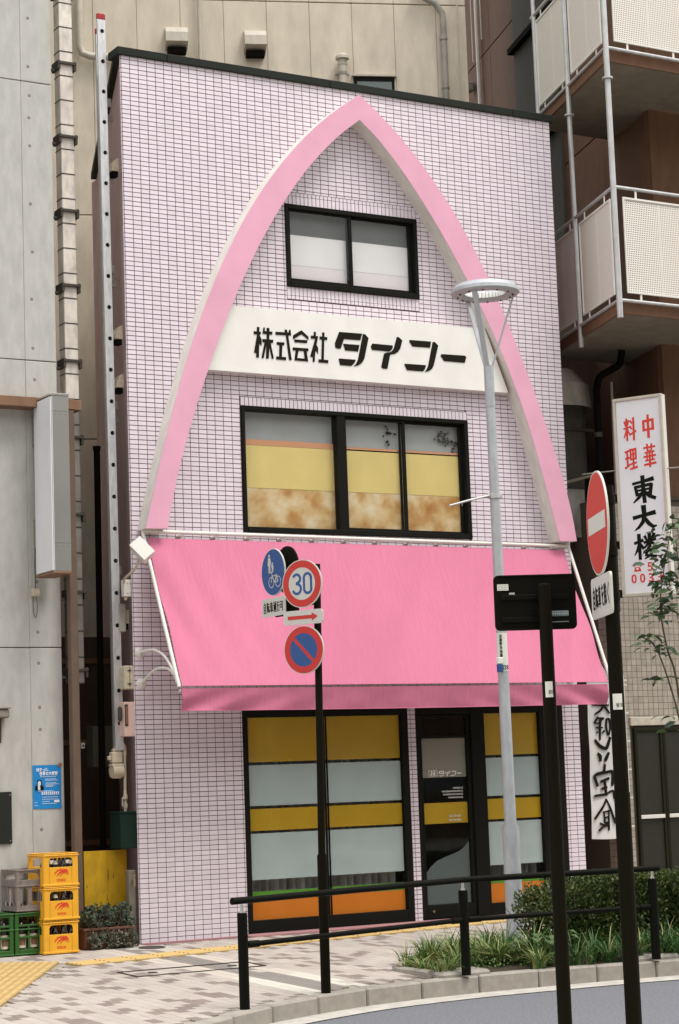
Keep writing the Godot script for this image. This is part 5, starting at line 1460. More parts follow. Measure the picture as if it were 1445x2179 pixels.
	b = MB.new(); b.bx(5.9, -0.2, -2.7, 8.6, 7.0, -2.6); part(t, "slab", b, M.brown_dark)
	# restaurant sign
	var S := Vector3(6.0608, 3.495, 0.3392)
	var sb := az(29.6)
	var xf := X(S, sb)
	t = thing("restaurant_sign", "tall white box sign with red and black characters hung on the tiled wall", "sign", S)
	b = MB.new(); b.cbox(xf * X(Vector3(0.31, 1.17, -0.055)), Vector3(0.61, 2.33, 0.1), 0.004); part(t, "box", b, M.white_paint)
	b = MB.new()
	for e in [[0.005, 0.005, 0.615, 0.04], [0.005, 2.3, 0.615, 2.335], [0.005, 0.04, 0.04, 2.3], [0.58, 0.04, 0.615, 2.3]]: b.cbox(xf * X(Vector3((e[0] + e[2]) * 0.5, (e[1] + e[3]) * 0.5, 0.006)), Vector3(e[2] - e[0], e[3] - e[1], 0.024), 0.004)
	part(t, "rim", b, M.beige_trim)
	b = MB.new(); b.cbox(xf * X(Vector3(0.31, 1.17, -0.003)), Vector3(0.54, 2.26, 0.005), 0.001); part(t, "face", b, M.acrylic)
	for q in [["料", 0.125, 2.09], ["中", 0.355, 2.10], ["理", 0.12, 1.745], ["華", 0.355, 1.76]]:
		b = MB.new(); glyph(b, q[0], xf, q[1], q[2], 0.15, 0.26, 0.02, 0.002, 1.3); part(t, "character", b, M.text_red)
	for q in [["東", 0.185, 1.33, 0.29], ["大楷", 0.185, 0.985, 0.29], ["楼", 0.175, 0.665, 0.28]]:
		b = MB.new(); glyph(b, q[0], xf, q[1], q[2] + 0.06, q[3], 0.30 if q[0] != "大楷" else 0.285, 0.03); part(t, "character", b, M.ink)
	for q in [["5", 0.36, 0.335], ["0", 0.155, 0.205], ["0", 0.26, 0.205], ["3", 0.365, 0.205], ["3", 0.47, 0.205]]:
		text(t, "digit", q[0], M.text_red, xf * X(Vector3(q[1], q[2], 0.001)), 0.1, 0.95, true)
	b = MB.new()
	b.extr(outline("-42,-45 42,-45 42,-25 24,8 -24,8 -42,-25"), xf * X(Vector3(0.205, 0.335, 0)), 0.0, 0.002)
	b.stroke([Vector3(0.163, 0.352, 0.022), Vector3(0.175, 0.372, 0.02), Vector3(0.205, 0.38, 0.018), Vector3(0.235, 0.372, 0.02), Vector3(0.247, 0.352, 0.022)], xf, 0.0, 0.0022)
	part(t, "telephone_mark", b, M.text_red)
	b = MB.new(); b.ring(xf * X(Vector3(0.205, 0.322, 0.0)), 0.0, 0.014, 0.0, 0.003, 16); part(t, "telephone_mark", b, M.acrylic)
	b = MB.new()
	for y in [0.05, 0.62, 1.17]: b.cbox(xf * X(Vector3(-0.06, y, -0.05)), Vector3(0.13, 0.09, 0.06), 0.006)
	part(t, "bracket", b, M.black_paint)
	b = MB.new(); b.cyl(xf * Vector3(-0.45, 1.5, -0.05), xf * Vector3(-0.0, 1.5, -0.05), 0.008, 0.008, 8); b.cyl(xf * Vector3(0.62, 1.46, -0.05), xf * Vector3(1.2, 1.44, -0.05), 0.008, 0.008, 8); part(t, "tie_rod", b, M.pipe_grey)
	b = MB.new(); b.cbox(xf * X(Vector3(-0.12, 0.6, -0.1)), Vector3(0.05, 1.5, 0.1), 0.004); part(t, "mounting_post", b, M.black_paint)
	# banner on its pole
	t = thing("banner_flag", "white cloth banner with black brush lettering on a white pole", "banner", Vector3(6.1, GROUND, -0.1))
	b = MB.new(); var g := []
	for j in 25:
		var row := []
		for i in 13:
			var u := i / 12.0; var v := j / 24.0
			row.append(Vector3(lerpf(5.815 - v * 0.028, 6.33, u), lerpf(2.55, 0.735, v) - 0.012 * sin(u * 3.0) * v, -0.105 + 0.006 * sin(v * 17.0 + u * 3.0) * (1.0 - u) + 0.008 * sin(u * 9.0 + v * 5.0) * v))
		g.append(row)
	cloth(b, g); part(t, "cloth", b, M.cloth_white)
	b = MB.new(); var k := 0
	for s in BANNER.split(";"):
		if k in [3, 12, 13, 14, 15, 24]:
			part(t, "character", b, M.sign_black); b = MB.new()
		var pts := []
		var o := outline(s)
		for i in o.size(): pts.append(Vector3(o[i].x, o[i].y, 0.034 * (0.72 if i == 0 else (1.1 if i < o.size() - 1 else 0.85)) * (0.6 if k < 12 or k > 22 else 1.0)))
		b.stroke(smooth(pts, 3) if pts.size() > 2 else pts, X(Vector3(0, 0, -0.104)), 0.0, 0.014 + 0.0002 * k)
		k += 1
	part(t, "character", b, M.sign_black)
	b = MB.new(); b.cyl(Vector3(6.345, GROUND, -0.1), Vector3(6.345, 2.62, -0.1), 0.014, 0.012, 10); part(t, "pole", b, M.white_paint)
	b = MB.new(); b.cyl(Vector3(5.8, 2.56, -0.1), Vector3(6.4, 2.56, -0.1), 0.008, 0.008, 8); part(t, "cross_bar", b, M.white_paint)
	b = MB.new()
	for i in 6: b.cbx(6.31, 0.85 + i * 0.33, -0.11, 6.40, 0.865 + i * 0.33, -0.09, 0.002)
	part(t, "tie", b, M.white_paint)
	b = MB.new(); b.cbx(6.25, 2.3, -0.085, 6.33, 2.52, -0.082, 0.001); part(t, "red_tab", b, M.cloth_red)
	b = MB.new(); b.cyl(Vector3(6.345, ground(0, -0.1), -0.1), Vector3(6.345, ground(0, -0.1) + 0.12, -0.1), 0.16, 0.13, 20); part(t, "base_weight", b, M.coping)

# ---------------------------------------------------------------- lamp and sign poles
func disc(parent: Node, called: String, xf: Transform3D, r: float) -> MeshInstance3D:
	var b := MB.new(); b.ring(xf, 0.0, r, -0.012, 0.0, 48)
	return part(parent, called, b, M.road_white)

func round_plate(w: float, h: float, r: float) -> PackedVector2Array:
	var o := PackedVector2Array()
	for c in 4:
		var cc := Vector2([1, -1, -1, 1][c] * (w * 0.5 - r), [1, 1, -1, -1][c] * (h * 0.5 - r))
		for i in 6: o.append(cc + Vector2.from_angle(PI / 2 * c + PI / 2 * i / 5.0) * r)
	return o

func arc(c: Vector2, r: float, a0: float, a1: float, w: float, n := 14) -> Array:
	var o := []
	for i in n + 1:
		var a := deg_to_rad(lerpf(a0, a1, float(i) / n))
		o.append(Vector3(c.x + cos(a) * r, c.y + sin(a) * r, w))
	return o

func build_poles() -> void:
	# street lamp
	var L := Vector3(2.914, -0.13, 2.385)
	var t := thing("street_lamp", "grey street lamp with a ring-shaped head before the shop", "street lamp", L)
	var b := MB.new(); b.cyl(Vector3(2.914, -0.14, 2.385), Vector3(2.914, 1.0, 2.385), 0.085, 0.085, 24); b.cyl(Vector3(2.914, 1.0, 2.385), Vector3(2.914, 1.03, 2.385), 0.085, 0.062, 24); part(t, "base_sleeve", b, M.lamp_grey)
	b = MB.new(); b.cyl(Vector3(2.914, 1.0, 2.385), Vector3(2.902, 5.2, 2.385), 0.06, 0.047, 24); part(t, "column", b, M.lamp_grey)
	b = MB.new(); b.cyl(Vector3(2.902, 5.2, 2.385), Vector3(2.901, 5.62, 2.385), 0.05, 0.05, 24); part(t, "collar", b, M.lamp_grey)
	var top := Vector3(2.9, 6.37, 2.385)
	for k in 3:
		var an := deg_to_rad([146.0, 266.0, 26.0][k])
		var ra := Vector3(cos(an), 0, sin(an))
		var e := top + ra * 0.29 + Vector3(0, -0.02, 0)
		var s := Vector3(2.901, 5.6, 2.385) + ra * 0.035
		var dd := (e - s).normalized(); var sx := dd.cross(Vector3(-sin(an), 0, cos(an))).normalized(); var sz := sx.cross(dd).normalized()
		b = MB.new(); b.cbox(X((s + e) * 0.5, Basis(sx, dd, sz)), Vector3(0.018, s.distance_to(e), 0.055), 0.005); part(t, "strut", b, M.lamp_grey)
	b = MB.new(); b.lathe([Vector2(0.215, 0.0), Vector2(0.215, 0.06), Vector2(0.25, 0.085), Vector2(0.305, 0.08), Vector2(0.345, 0.035), Vector2(0.35, 0.0), Vector2(0.33, -0.02), Vector2(0.24, -0.025), Vector2(0.215, 0.0)], X(top), 48); part(t, "ring_head", b, M.lamp_grey)
	b = MB.new()
	for k in 36:
		var an := TAU * k / 36.0
		b.cbox(X(top + Vector3(cos(an), 0, sin(an)) * 0.208 + Vector3(0, 0.03, 0), Basis(Vector3.UP, -an)), Vector3(0.012, 0.055, 0.03), 0.003)
	part(t, "lens_ring", b, M.lens)
	b = MB.new()
	for k in 12:
		var an := TAU * (k + 0.3) / 12.0
		b.cyl(top + Vector3(cos(an) * 0.28, -0.024, sin(an) * 0.28), top + Vector3(cos(an) * 0.28, -0.034, sin(an) * 0.28), 0.012, 0.008, 8)
	part(t, "bolt", b, M.bracket_dark)
	b = MB.new(); b.cyl(Vector3(2.9, 4.265, 2.385), Vector3(2.9, 4.315, 2.385), 0.06, 0.06, 20); b.cbx(2.81, 4.27, 2.37, 2.99, 4.31, 2.40, 0.004); part(t, "clamp", b, M.galvanised)
	b = MB.new(); b.tube([Vector3(2.83, 4.29, 2.40), Vector3(2.55, 4.225, 2.42), Vector3(2.325, 4.165, 2.43)], 0.011, 8); part(t, "flag_arm", b, M.galvanised)
	b = MB.new()
	for q in [2.48, 2.40]: b.cyl(Vector3(q, 4.2, 2.425), Vector3(q, 4.17, 2.425), 0.004, 0.003, 6)
	part(t, "hook", b, M.galvanised)
	# number plate wrapped on the lamp
	var pl := az(62.0)
	var lx := X(Vector3(2.908, 2.72, 2.385), pl)
	b = MB.new(); b.lathe([Vector2(0.0565, -0.19), Vector2(0.0575, -0.19), Vector2(0.0575, 0.19), Vector2(0.0565, 0.19)], X(Vector3(2.908, 2.72, 2.385)), 24, 0.9, 3.3); var np := part(t, "number_plate", b, M.sticker)
	b = MB.new(); var cy := 0.175
	for ch in "武蔵野市街路灯":
		glyph(b, ch, lx * X(Vector3(0, 0, 0.058)), -0.03, cy, 0.028, 0.034, 0.004, 0.001); cy -= 0.038
	part(np, "lettering", b, M.print_black)
	var tx := text(np, "lettering", "0-578", M.print_black, lx * X(Vector3(0.002, -0.155, 0.059)), 0.045, 0.62, true)
	b = MB.new(); b.cbx(2.80, 2.60, 2.42, 2.862, 2.665, 2.47, 0.006); var cb := part(t, "sensor_box", b, M.white_paint)
	b = MB.new(); b.cbx(2.806, 2.52, 2.422, 2.856, 2.598, 2.468, 0.005); part(cb, "sensor_base", b, M.road_blue)

	# pole with the speed limit
	var B := Vector3(-0.47, ground(0, 4.553) - 0.01, 4.553)
	t = thing("speed_sign_pole", "dark pole carrying a 30 limit disc, red arrow plate, no-parking disc and blue disc", "road sign", B)
	b = MB.new(); b.cyl(B, Vector3(-0.465, 0.92, 4.553), 0.040, 0.040, 20); b.cyl(Vector3(-0.465, 0.92, 4.553), Vector3(-0.465, 0.935, 4.553), 0.040, 0.031, 20); part(t, "sleeve", b, M.black_pole)
	b = MB.new(); b.cyl(Vector3(-0.465, 0.92, 4.553), Vector3(-0.42, 3.30, 4.553), 0.030, 0.030, 20); part(t, "pole", b, M.black_pole)
	var n25 := az(25.0)
	var o := Vector3(-0.465, 0, 4.553) + n25.z * 0.06
	var xf := X(o + n25.x * -0.066 + Vector3(0, 3.14, 0), n25)
	var d := disc(t, "speed_limit_disc", xf, 0.2)
	b = MB.new(); b.ring(xf, 0.135, 0.192, 0.0, 0.0016, 48); part(d, "red_ring", b, M.road_red)
	b = MB.new()
	var w := 0.021
	var s3 := arc(Vector2(-0.052, 0.043), 0.036, 150, -90, w)
	b.stroke(s3, xf, 0.0, 0.0016); b.stroke(arc(Vector2(-0.052, -0.04), 0.041, 95, -155, w), xf, 0.0, 0.002)
	var ov := arc(Vector2(0.058, 0.045), 0.036, 0, 180, w, 12) + arc(Vector2(0.058, -0.045), 0.036, 180, 360, w, 12)
	ov.append(ov[0]); b.stroke(ov, xf, 0.0, 0.0018)
	part(d, "numeral", b, M.road_blue)
	xf = X(o + n25.x * -0.066 + Vector3(0, 2.862, 0), n25)
	b = MB.new(); b.extr(round_plate(0.40, 0.118, 0.03), xf, -0.01, 0.0); d = part(t, "arrow_plate", b, M.road_white)
	b = MB.new(); b.extr(outline("-155,-15 90,-15 90,-34 150,0 90,34 90,15 -155,15"), xf, 0.0, 0.0016); part(d, "arrow", b, M.road_red)
	xf = X(o + n25.x * -0.07 + Vector3(0, 2.594, 0), n25)
	d = disc(t, "no_parking_disc", xf, 0.2)
	b = MB.new(); b.ring(xf, 0.0, 0.142, 0.0, 0.0012, 48); part(d, "blue_field", b, M.road_blue)
	b = MB.new(); b.ring(xf, 0.138, 0.193, 0.0, 0.0018, 48); b.stroke([Vector3(-0.1, 0.1, 0.028), Vector3(0.1, -0.1, 0.028)], xf, 0.0, 0.0015); part(d, "red_ring", b, M.road_red)
	# blue shared-path disc turned further to the left
	var n0 := az(1.0)
	o = Vector3(-0.465, 0, 4.553) + n0.z * 0.10
	xf = X(o + n0.x * -0.48 + Vector3(0, 3.28, 0), n0)
	d = disc(t, "shared_path_disc", xf, 0.2)
	b = MB.new(); b.ring(xf, 0.0, 0.193, 0.0, 0.0014, 48); part(d, "blue_field", b, M.road_blue)
	b = MB.new()
	var wx := xf * X(Vector3(0, 0, 0.0014))
	b.ring(wx * X(Vector3(-0.055, 0.142, 0)), 0.0, 0.013, 0.0, 0.001, 16)
	b.extr(outline("-75,125 -38,125 -24,60 -32,58 -42,95 -40,-5 -52,-5 -56,50 -60,-5 -72,-5 -70,60 -84,60"), wx, 0.0, 0.001)
	b.ring(wx * X(Vector3(-0.004, 0.075, 0)), 0.0, 0.009, 0.0, 0.001, 14)
	b.extr(outline("-18,64 8,64 16,20 6,38 6,-2 -2,-2 -4,26 -8,-2 -16,-2 -14,38 -22,44"), wx, 0.0, 0.0011)
	for c in [Vector2(-0.03, -0.085), Vector2(0.085, -0.085)]:
		var r := arc(c, 0.044, 0, 360, 0.006, 22); b.stroke(r, wx, 0.0, 0.001)
	for l in ["-30,-85 -10,-30 60,-35 85,-85", "-10,-30 25,-88 85,-85", "25,-88 62,-30", "-14,-20 -22,0 -38,4", "52,-28 74,-26"]:
		var pts := []
		for q in outline(l): pts.append(Vector3(q.x, q.y, 0.007))
		b.stroke(pts, wx, 0.0, 0.0012 + 0.0001 * l.length())
	part(d, "pictogram", b, M.road_white)
	xf = X(o + n0.x * -0.495 + Vector3(0, 2.987, 0), n0)
	b = MB.new(); b.extr(round_plate(0.40, 0.155, 0.025), xf, -0.01, 0.0); d = part(t, "text_plate", b, M.road_white)
	b = MB.new(); var cx := -0.168
	for ch in "自転車通行可":
		glyph(b, ch, xf, cx, 0.045, 0.052, 0.09, 0.0085, 0.0012); cx += 0.057
	part(d, "lettering", b, M.print_black)
	# backs of the signs that face the other way, and the arms that carry all of them
	o = Vector3(-0.465, 0, 4.553) + n0.z * 0.03
	b = MB.new(); b.ring(X(o + n0.x * -0.37 + Vector3(0, 3.29, 0), n0), 0.0, 0.2, -0.012, 0.0, 48); b.extr(round_plate(0.40, 0.155, 0.025), X(o + n0.x * -0.4 + Vector3(0, 2.985, 0), n0), -0.011, -0.001); part(t, "rear_plate", b, M.black_pole)
	b = MB.new()
	for y in [3.2, 3.05, 2.98]: b.tube([Vector3(-0.43, y, 4.553), o + n0.x * -0.3 + Vector3(0, y, 0)], 0.014, 8)
	for y in [3.18, 2.86, 2.6]: b.cyl(Vector3(-0.43, y - 0.02, 4.553), Vector3(-0.43, y + 0.02, 4.553), 0.036, 0.036, 16)
	part(t, "arm", b, M.black_pole)

	# near pole with the sign seen from behind
	var A := Vector3(-1.8296, 0, 9.6567)
	t = thing("rear_sign_pole", "near black pole with the dark back of a rectangular sign", "road sign", A + Vector3(0, -0.2, 0))
	b = MB.new(); b.cyl(A + Vector3(0, -0.2, 0), A + Vector3(0, 1.3, 0), 0.0405, 0.0405, 24); part(t, "sleeve", b, M.black_pole)
	b = MB.new(); b.cyl(A + Vector3(0, 1.3, 0), A + Vector3(0, 2.6, 0), 0.0385, 0.0385, 24); b.lathe([Vector2(0.0385, 0), Vector2(0.034, 0.012), Vector2(0, 0.016)], X(A + Vector3(0, 2.6, 0)), 20); part(t, "pole", b, M.black_pole)
	var n65 := az(65.0)
	xf = X(A + n65.x * -0.045 - n65.z * 0.055 + Vector3(0, 2.51, 0), n65)
	b = MB.new(); b.extr(round_plate(0.48, 0.322, 0.03), xf, -0.012, 0.0); d = part(t, "sign_back", b, M.black_paint)
	b = MB.new(); b.cbox(xf * X(Vector3(0, 0.03, 0.008)), Vector3(0.40, 0.03, 0.014), 0.003); b.cbox(xf * X(Vector3(0, -0.1, 0.008)), Vector3(0.40, 0.03, 0.014), 0.003)
	for ed in [[0.0, 0.155, 0.42, 0.006], [0.0, -0.155, 0.42, 0.006]]: b.cbox(xf * X(Vector3(ed[0], ed[1], 0.004)), Vector3(ed[2], ed[3], 0.008), 0.002)
	part(d, "stiffener", b, M.black_paint)
	for q in [[-0.187, 0.09, 0.066, 0.036], [-0.135, 0.052, 0.032, 0.011]]:
		b = MB.new(); b.cbox(xf * X(Vector3(q[0], q[1], 0.0016)), Vector3(q[2], q[3], 0.002), 0.0004); var st := part(d, "sticker", b, M.sticker)
		b = MB.new()
		for r in 3:
			for i in 7: b.cbox(xf * X(Vector3(q[0] - q[2] * 0.4 + i * q[2] * 0.13, q[1] + (r - 1) * q[3] * 0.28, 0.003)), Vector3(q[2] * 0.08, q[3] * 0.1, 0.0006), 0.0001)
		part(st, "print", b, M.film_grey)
	b = MB.new(); b.cbox(xf * X(Vector3(0.133, -0.087, 0.0016)), Vector3(0.118, 0.066, 0.002), 0.0004); var st2 := part(d, "sticker", b, M.sticker_blue)
	b = MB.new()
	for r in 4:
		for i in 9:
			var c := Vector3(0.133 - 0.05 + i * 0.0125, -0.087 + (1.5 - r) * 0.015, 0.003)
			b.cbox(xf * X(c), Vector3(rng.randf_range(0.004, 0.009), 0.002, 0.0006), 0.0001); b.cbox(xf * X(c + Vector3(0, 0.004, 0)), Vector3(rng.randf_range(0.004, 0.009), 0.0018, 0.0006), 0.0001); b.cbox(xf * X(c + Vector3(0, 0.002, 0.0002)), Vector3(0.002, 0.008, 0.0006), 0.0001)
	part(st2, "print", b, M.print_black)
	b = MB.new(); b.lathe([Vector2(0.039, -0.045), Vector2(0.0395, -0.045), Vector2(0.0395, 0.045), Vector2(0.039, 0.045)], X(A + Vector3(0, 2.0, 0)), 24, 1.6, 2.75); st2 = part(t, "number_sticker", b, M.sticker)
	text(st2, "lettering", "696", M.print_black, X(A + Vector3(0, 1.985, 0), az(78.0)) * X(Vector3(-0.005, 0, 0.039)), 0.022, 0.6)
	# near pole with the no-entry disc
	A = Vector3(-1.5162, 0, 9.8788)
	t = thing("no_entry_pole", "near black pole with a red no-entry disc turned to the left", "road sign", A + Vector3(0, -0.2, 0))
	b = MB.new(); b.cyl(A + Vector3(0, -0.2, 0), A + Vector3(0, 1.4, 0), 0.046, 0.046, 24); part(t, "sleeve", b, M.black_pole)
	b = MB.new(); b.cyl(A + Vector3(0, 1.4, 0), A + Vector3(0, 3.16, 0), 0.043, 0.043, 24); part(t, "pole", b, M.black_pole)
	var nB := az(-26.0)
	xf = X(A + nB.z * 0.085 + nB.x * 0.105 + Vector3(0, 2.935, 0), nB)
	d = disc(t, "no_entry_disc", xf, 0.3)
	b = MB.new(); b.ring(xf, 0.0, 0.29, 0.0, 0.0015, 56); part(d, "red_field", b, M.road_red)
	b = MB.new(); b.cbox(xf * X(Vector3(0, 0, 0.002)), Vector3(0.48, 0.1, 0.0025), 0.0005); part(d, "white_bar", b, M.road_white)
	xf = X(A + nB.z * 0.085 + nB.x * 0.115 + Vector3(0, 2.515, 0), nB)
	b = MB.new(); b.extr(round_plate(0.55, 0.235, 0.03), xf, -0.014, 0.0); d = part(t, "text_plate", b, M.road_white)
	b = MB.new(); cx = -0.235
	for ch in "自転車を除く":
		glyph(b, ch, xf, cx, 0.062, 0.072, 0.125, 0.013, 0.0012); cx += 0.081
	part(d, "lettering", b, M.print_black)
	for y in [2.78, 3.08, 2.52]:
		b = MB.new(); b.cyl(A + Vector3(0, y - 0.025, 0), A + Vector3(0, y + 0.025, 0), 0.05, 0.05, 20); b.cbox(X(A + nB.z * 0.055 + Vector3(0, y, 0), nB), Vector3(0.2, 0.04, 0.035), 0.004)
		part(t, "clamp", b, M.black_pole)
	b = MB.new(); b.lathe([Vector2(0.0435, -0.045), Vector2(0.044, -0.045), Vector2(0.044, 0.045), Vector2(0.0435, 0.045)], X(A + Vector3(0, 1.915, 0)), 24, 1.5, 2.8); st2 = part(t, "number_sticker", b, M.sticker)
	text(st2, "lettering", "9618", M.print_black, X(A + Vector3(0, 1.895, 0), az(78.0)) * X(Vector3(-0.008, 0, 0.0435)), 0.022, 0.6)

# ---------------------------------------------------------------- guard rail
func build_guard_rail() -> void:
	var posts := [Vector3(-1.43, 0, 4.98), Vector3(0.99, 0, 4.40), Vector3(2.93, 0, 4.53)]
	var t := thing("guard_rail", "black two-rail pedestrian guard rail along the kerb", "railing", Vector3(0.99, ground(0, 4.4), 4.4))
	for k in 3:
		var p: Vector3 = posts[k]
		var g := ground(p.x, p.z) - 0.01 + (0.03 if k > 0 else 0.0)
		var h: float = [0.73, 0.70, 0.70][k]
		var b := MB.new(); b.cyl(Vector3(p.x, g, p.z), Vector3(p.x, g + h, p.z), 0.04, 0.04, 20); b.lathe([Vector2(0.04, 0), Vector2(0.036, 0.008), Vector2(0, 0.01)], X(Vector3(p.x, g + h, p.z)), 20)
		var po := part(t, "post", b, M.black_paint)
		b = MB.new(); b.cyl(Vector3(p.x, g + h, p.z), Vector3(p.x, g + h + 0.07, p.z), 0.013, 0.013, 10); b.lathe([Vector2(0.0, 0.02), Vector2(0.018, 0.014), Vector2(0.02, 0.0)], X(Vector3(p.x, g + h + 0.006, p.z)), 12); part(po, "saddle", b, M.stainless)
	for k in 2:
		var a: Vector3 = posts[k]; var c: Vector3 = posts[k + 1]
		var ya: float = ground(0, a.z) + [0.82, 0.815][k]; var yc: float = ground(0, c.z) + [0.815, 0.815][k]
		var d := (c - a).normalized()
		var b := MB.new(); b.cyl(Vector3(a.x, ya, a.z) - d * (0.1 if k == 0 else 0.0), Vector3(c.x, yc, c.z) + d * (0.0 if k == 0 else 0.07), 0.026, 0.026, 16); part(t, "top_rail", b, M.black_paint)
		b = MB.new(); b.cyl(Vector3(a.x, ya - 0.335, a.z) + d * 0.04, Vector3(c.x, yc - 0.335, c.z) - d * 0.04, 0.021, 0.021, 16); var lr := part(t, "lower_rail", b, M.black_paint)
		b = MB.new(); b.cyl(Vector3(a.x, ya - 0.335, a.z) + d * 0.04, Vector3(a.x, ya - 0.335, a.z) + d * 0.16, 0.027, 0.027, 16); part(lr, "socket", b, M.black_paint)
		b = MB.new(); b.cyl(Vector3(c.x, yc - 0.335, c.z) - d * 0.15, Vector3(c.x, yc - 0.335, c.z) - d * 0.04, 0.027, 0.027, 16)
		part(lr, "socket", b, M.black_paint)

# ---------------------------------------------------------------- crates
func yellow_crate(at: Vector3, turn: float, label: String) -> Node3D:
	var t := thing("beer_crate", label, "crate", at, "yellow crates in a stack")
	t.rotation.y = turn
	var w := 0.366; var d := 0.44; var h := 0.318
	var b := MB.new()
	for s in 4:
		# each wall with its hand hole
		var wide: float = w if s % 2 == 0 else d
		var off: float = (d if s % 2 == 0 else w) * 0.5 - 0.008
		var xf := X(Vector3.ZERO, Basis(Vector3.UP, PI / 2 * s)) * X(Vector3(0, 0, off))
		b.cbox(xf * X(Vector3(0, 0.098, 0)), Vector3(wide - 0.02, 0.175, 0.01), 0.002)
		for g in [-1.0, 1.0]:
			b.cbox(xf * X(Vector3(g * (wide * 0.5 - 0.035), 0.23, 0)), Vector3(0.05, 0.09, 0.01), 0.002)
			b.cbox(xf * X(Vector3(g * (wide * 0.5 - 0.066), 0.098, 0.008)), Vector3(0.01, 0.17, 0.008), 0.002)
		b.cbox(xf * X(Vector3(0, 0.287, 0)), Vector3(wide - 0.02, 0.026, 0.01), 0.002)
		var ow := wide * 0.5 - 0.06
		for g in [-1.0, 1.0]:
			b.extr(PackedVector2Array([Vector2(g * ow, 0.274), Vector2(g * (ow - 0.035), 0.274), Vector2(g * (ow - 0.012), 0.268), Vector2(g * ow, 0.245)]), xf, -0.005, 0.005)
	for sx in [-1.0, 1.0]:
		for sz in [-1.0, 1.0]:
			b.cyl(Vector3(sx * (w * 0.5 - 0.02), 0.01, sz * (d * 0.5 - 0.02)), Vector3(sx * (w * 0.5 - 0.02), h - 0.02, sz * (d * 0.5 - 0.02)), 0.02, 0.02, 12)
	b.cbx(-w * 0.5 + 0.015, 0.002, -d * 0.5 + 0.015, w * 0.5 - 0.015, 0.012, d * 0.5 - 0.015, 0.002)
	part(t, "body", b, M.crate_yellow, Vector3.ZERO)
	for y in [0.014, 0.292]:
		b = MB.new()
		for s in 4:
			var wide: float = w if s % 2 == 0 else d
			var off: float = (d if s % 2 == 0 else w) * 0.5
			b.cbox(X(Vector3.ZERO, Basis(Vector3.UP, PI / 2 * s)) * X(Vector3(0, y + (0.006 if y > 0.1 else 0.0), off - 0.002)), Vector3(wide + (0.012 if s % 2 == 0 else -0.008), 0.012 if y > 0.1 else 0.022, 0.014), 0.003)
		part(t, "rim", b, M.crate_yellow, Vector3.ZERO)
	b = MB.new()
	for s in 4:
		var wide: float = w if s % 2 == 0 else d
		var off: float = (d if s % 2 == 0 else w) * 0.5
		b.cbox(X(Vector3.ZERO, Basis(Vector3.UP, PI / 2 * s)) * X(Vector3(0, 0.314, off - 0.01)), Vector3(wide - 0.014, 0.01, 0.016), 0.003)
	part(t, "top_lip", b, M.crate_yellow, Vector3.ZERO)
	b = MB.new()
	for i in 3: b.bx(-w * 0.5 + 0.02, 0.012, -d * 0.25 + i * d * 0.25 - 0.002, w * 0.5 - 0.02, 0.12, -d * 0.25 + i * d * 0.25 + 0.002)
	part(t, "divider", b, M.crate_yellow, Vector3.ZERO)
	# red beast emblem and word
	b = MB.new()
	var xf := X(Vector3(0, 0.125, d * 0.5 - 0.003))
	var k := 0
	for l in ["-70,-14,6 -50,14,12 -22,30,14 8,34,10", "-40,-16,6 -14,4,16 18,22,18 44,34,14", "-8,-22,5 16,0,12 42,14,14 66,20,10", "44,34,14 60,26,14 72,2,8", "-56,6,6 -66,14,4", "-30,28,6 -42,38,4", "4,36,8 -6,46,4", "22,36,8 18,46,4", "38,8,7 56,-12,4", "60,6,6 76,-16,4", "-24,-4,7 -46,-26,4", "6,-6,6 -10,-28,4"]:
		var pts := []
		for q in l.split(" "):
			var e: PackedStringArray = q.split(","); pts.append(Vector3(float(e[0]) * 0.001, float(e[1]) * 0.001, float(e[2]) * 0.001))
		b.stroke(smooth(pts, 3) if pts.size() > 2 else pts, xf, 0.0, 0.0012 + 0.00015 * k); k += 1
	part(t, "emblem", b, M.text_red, Vector3.ZERO)
	var tx := text(t, "lettering", "KIRIN", M.text_red, X(Vector3(0, 0.06, d * 0.5 - 0.0025)), 0.024, 1.0, true)
	tx.position = Vector3(0, 0.06, d * 0.5 - 0.0025)
	return t

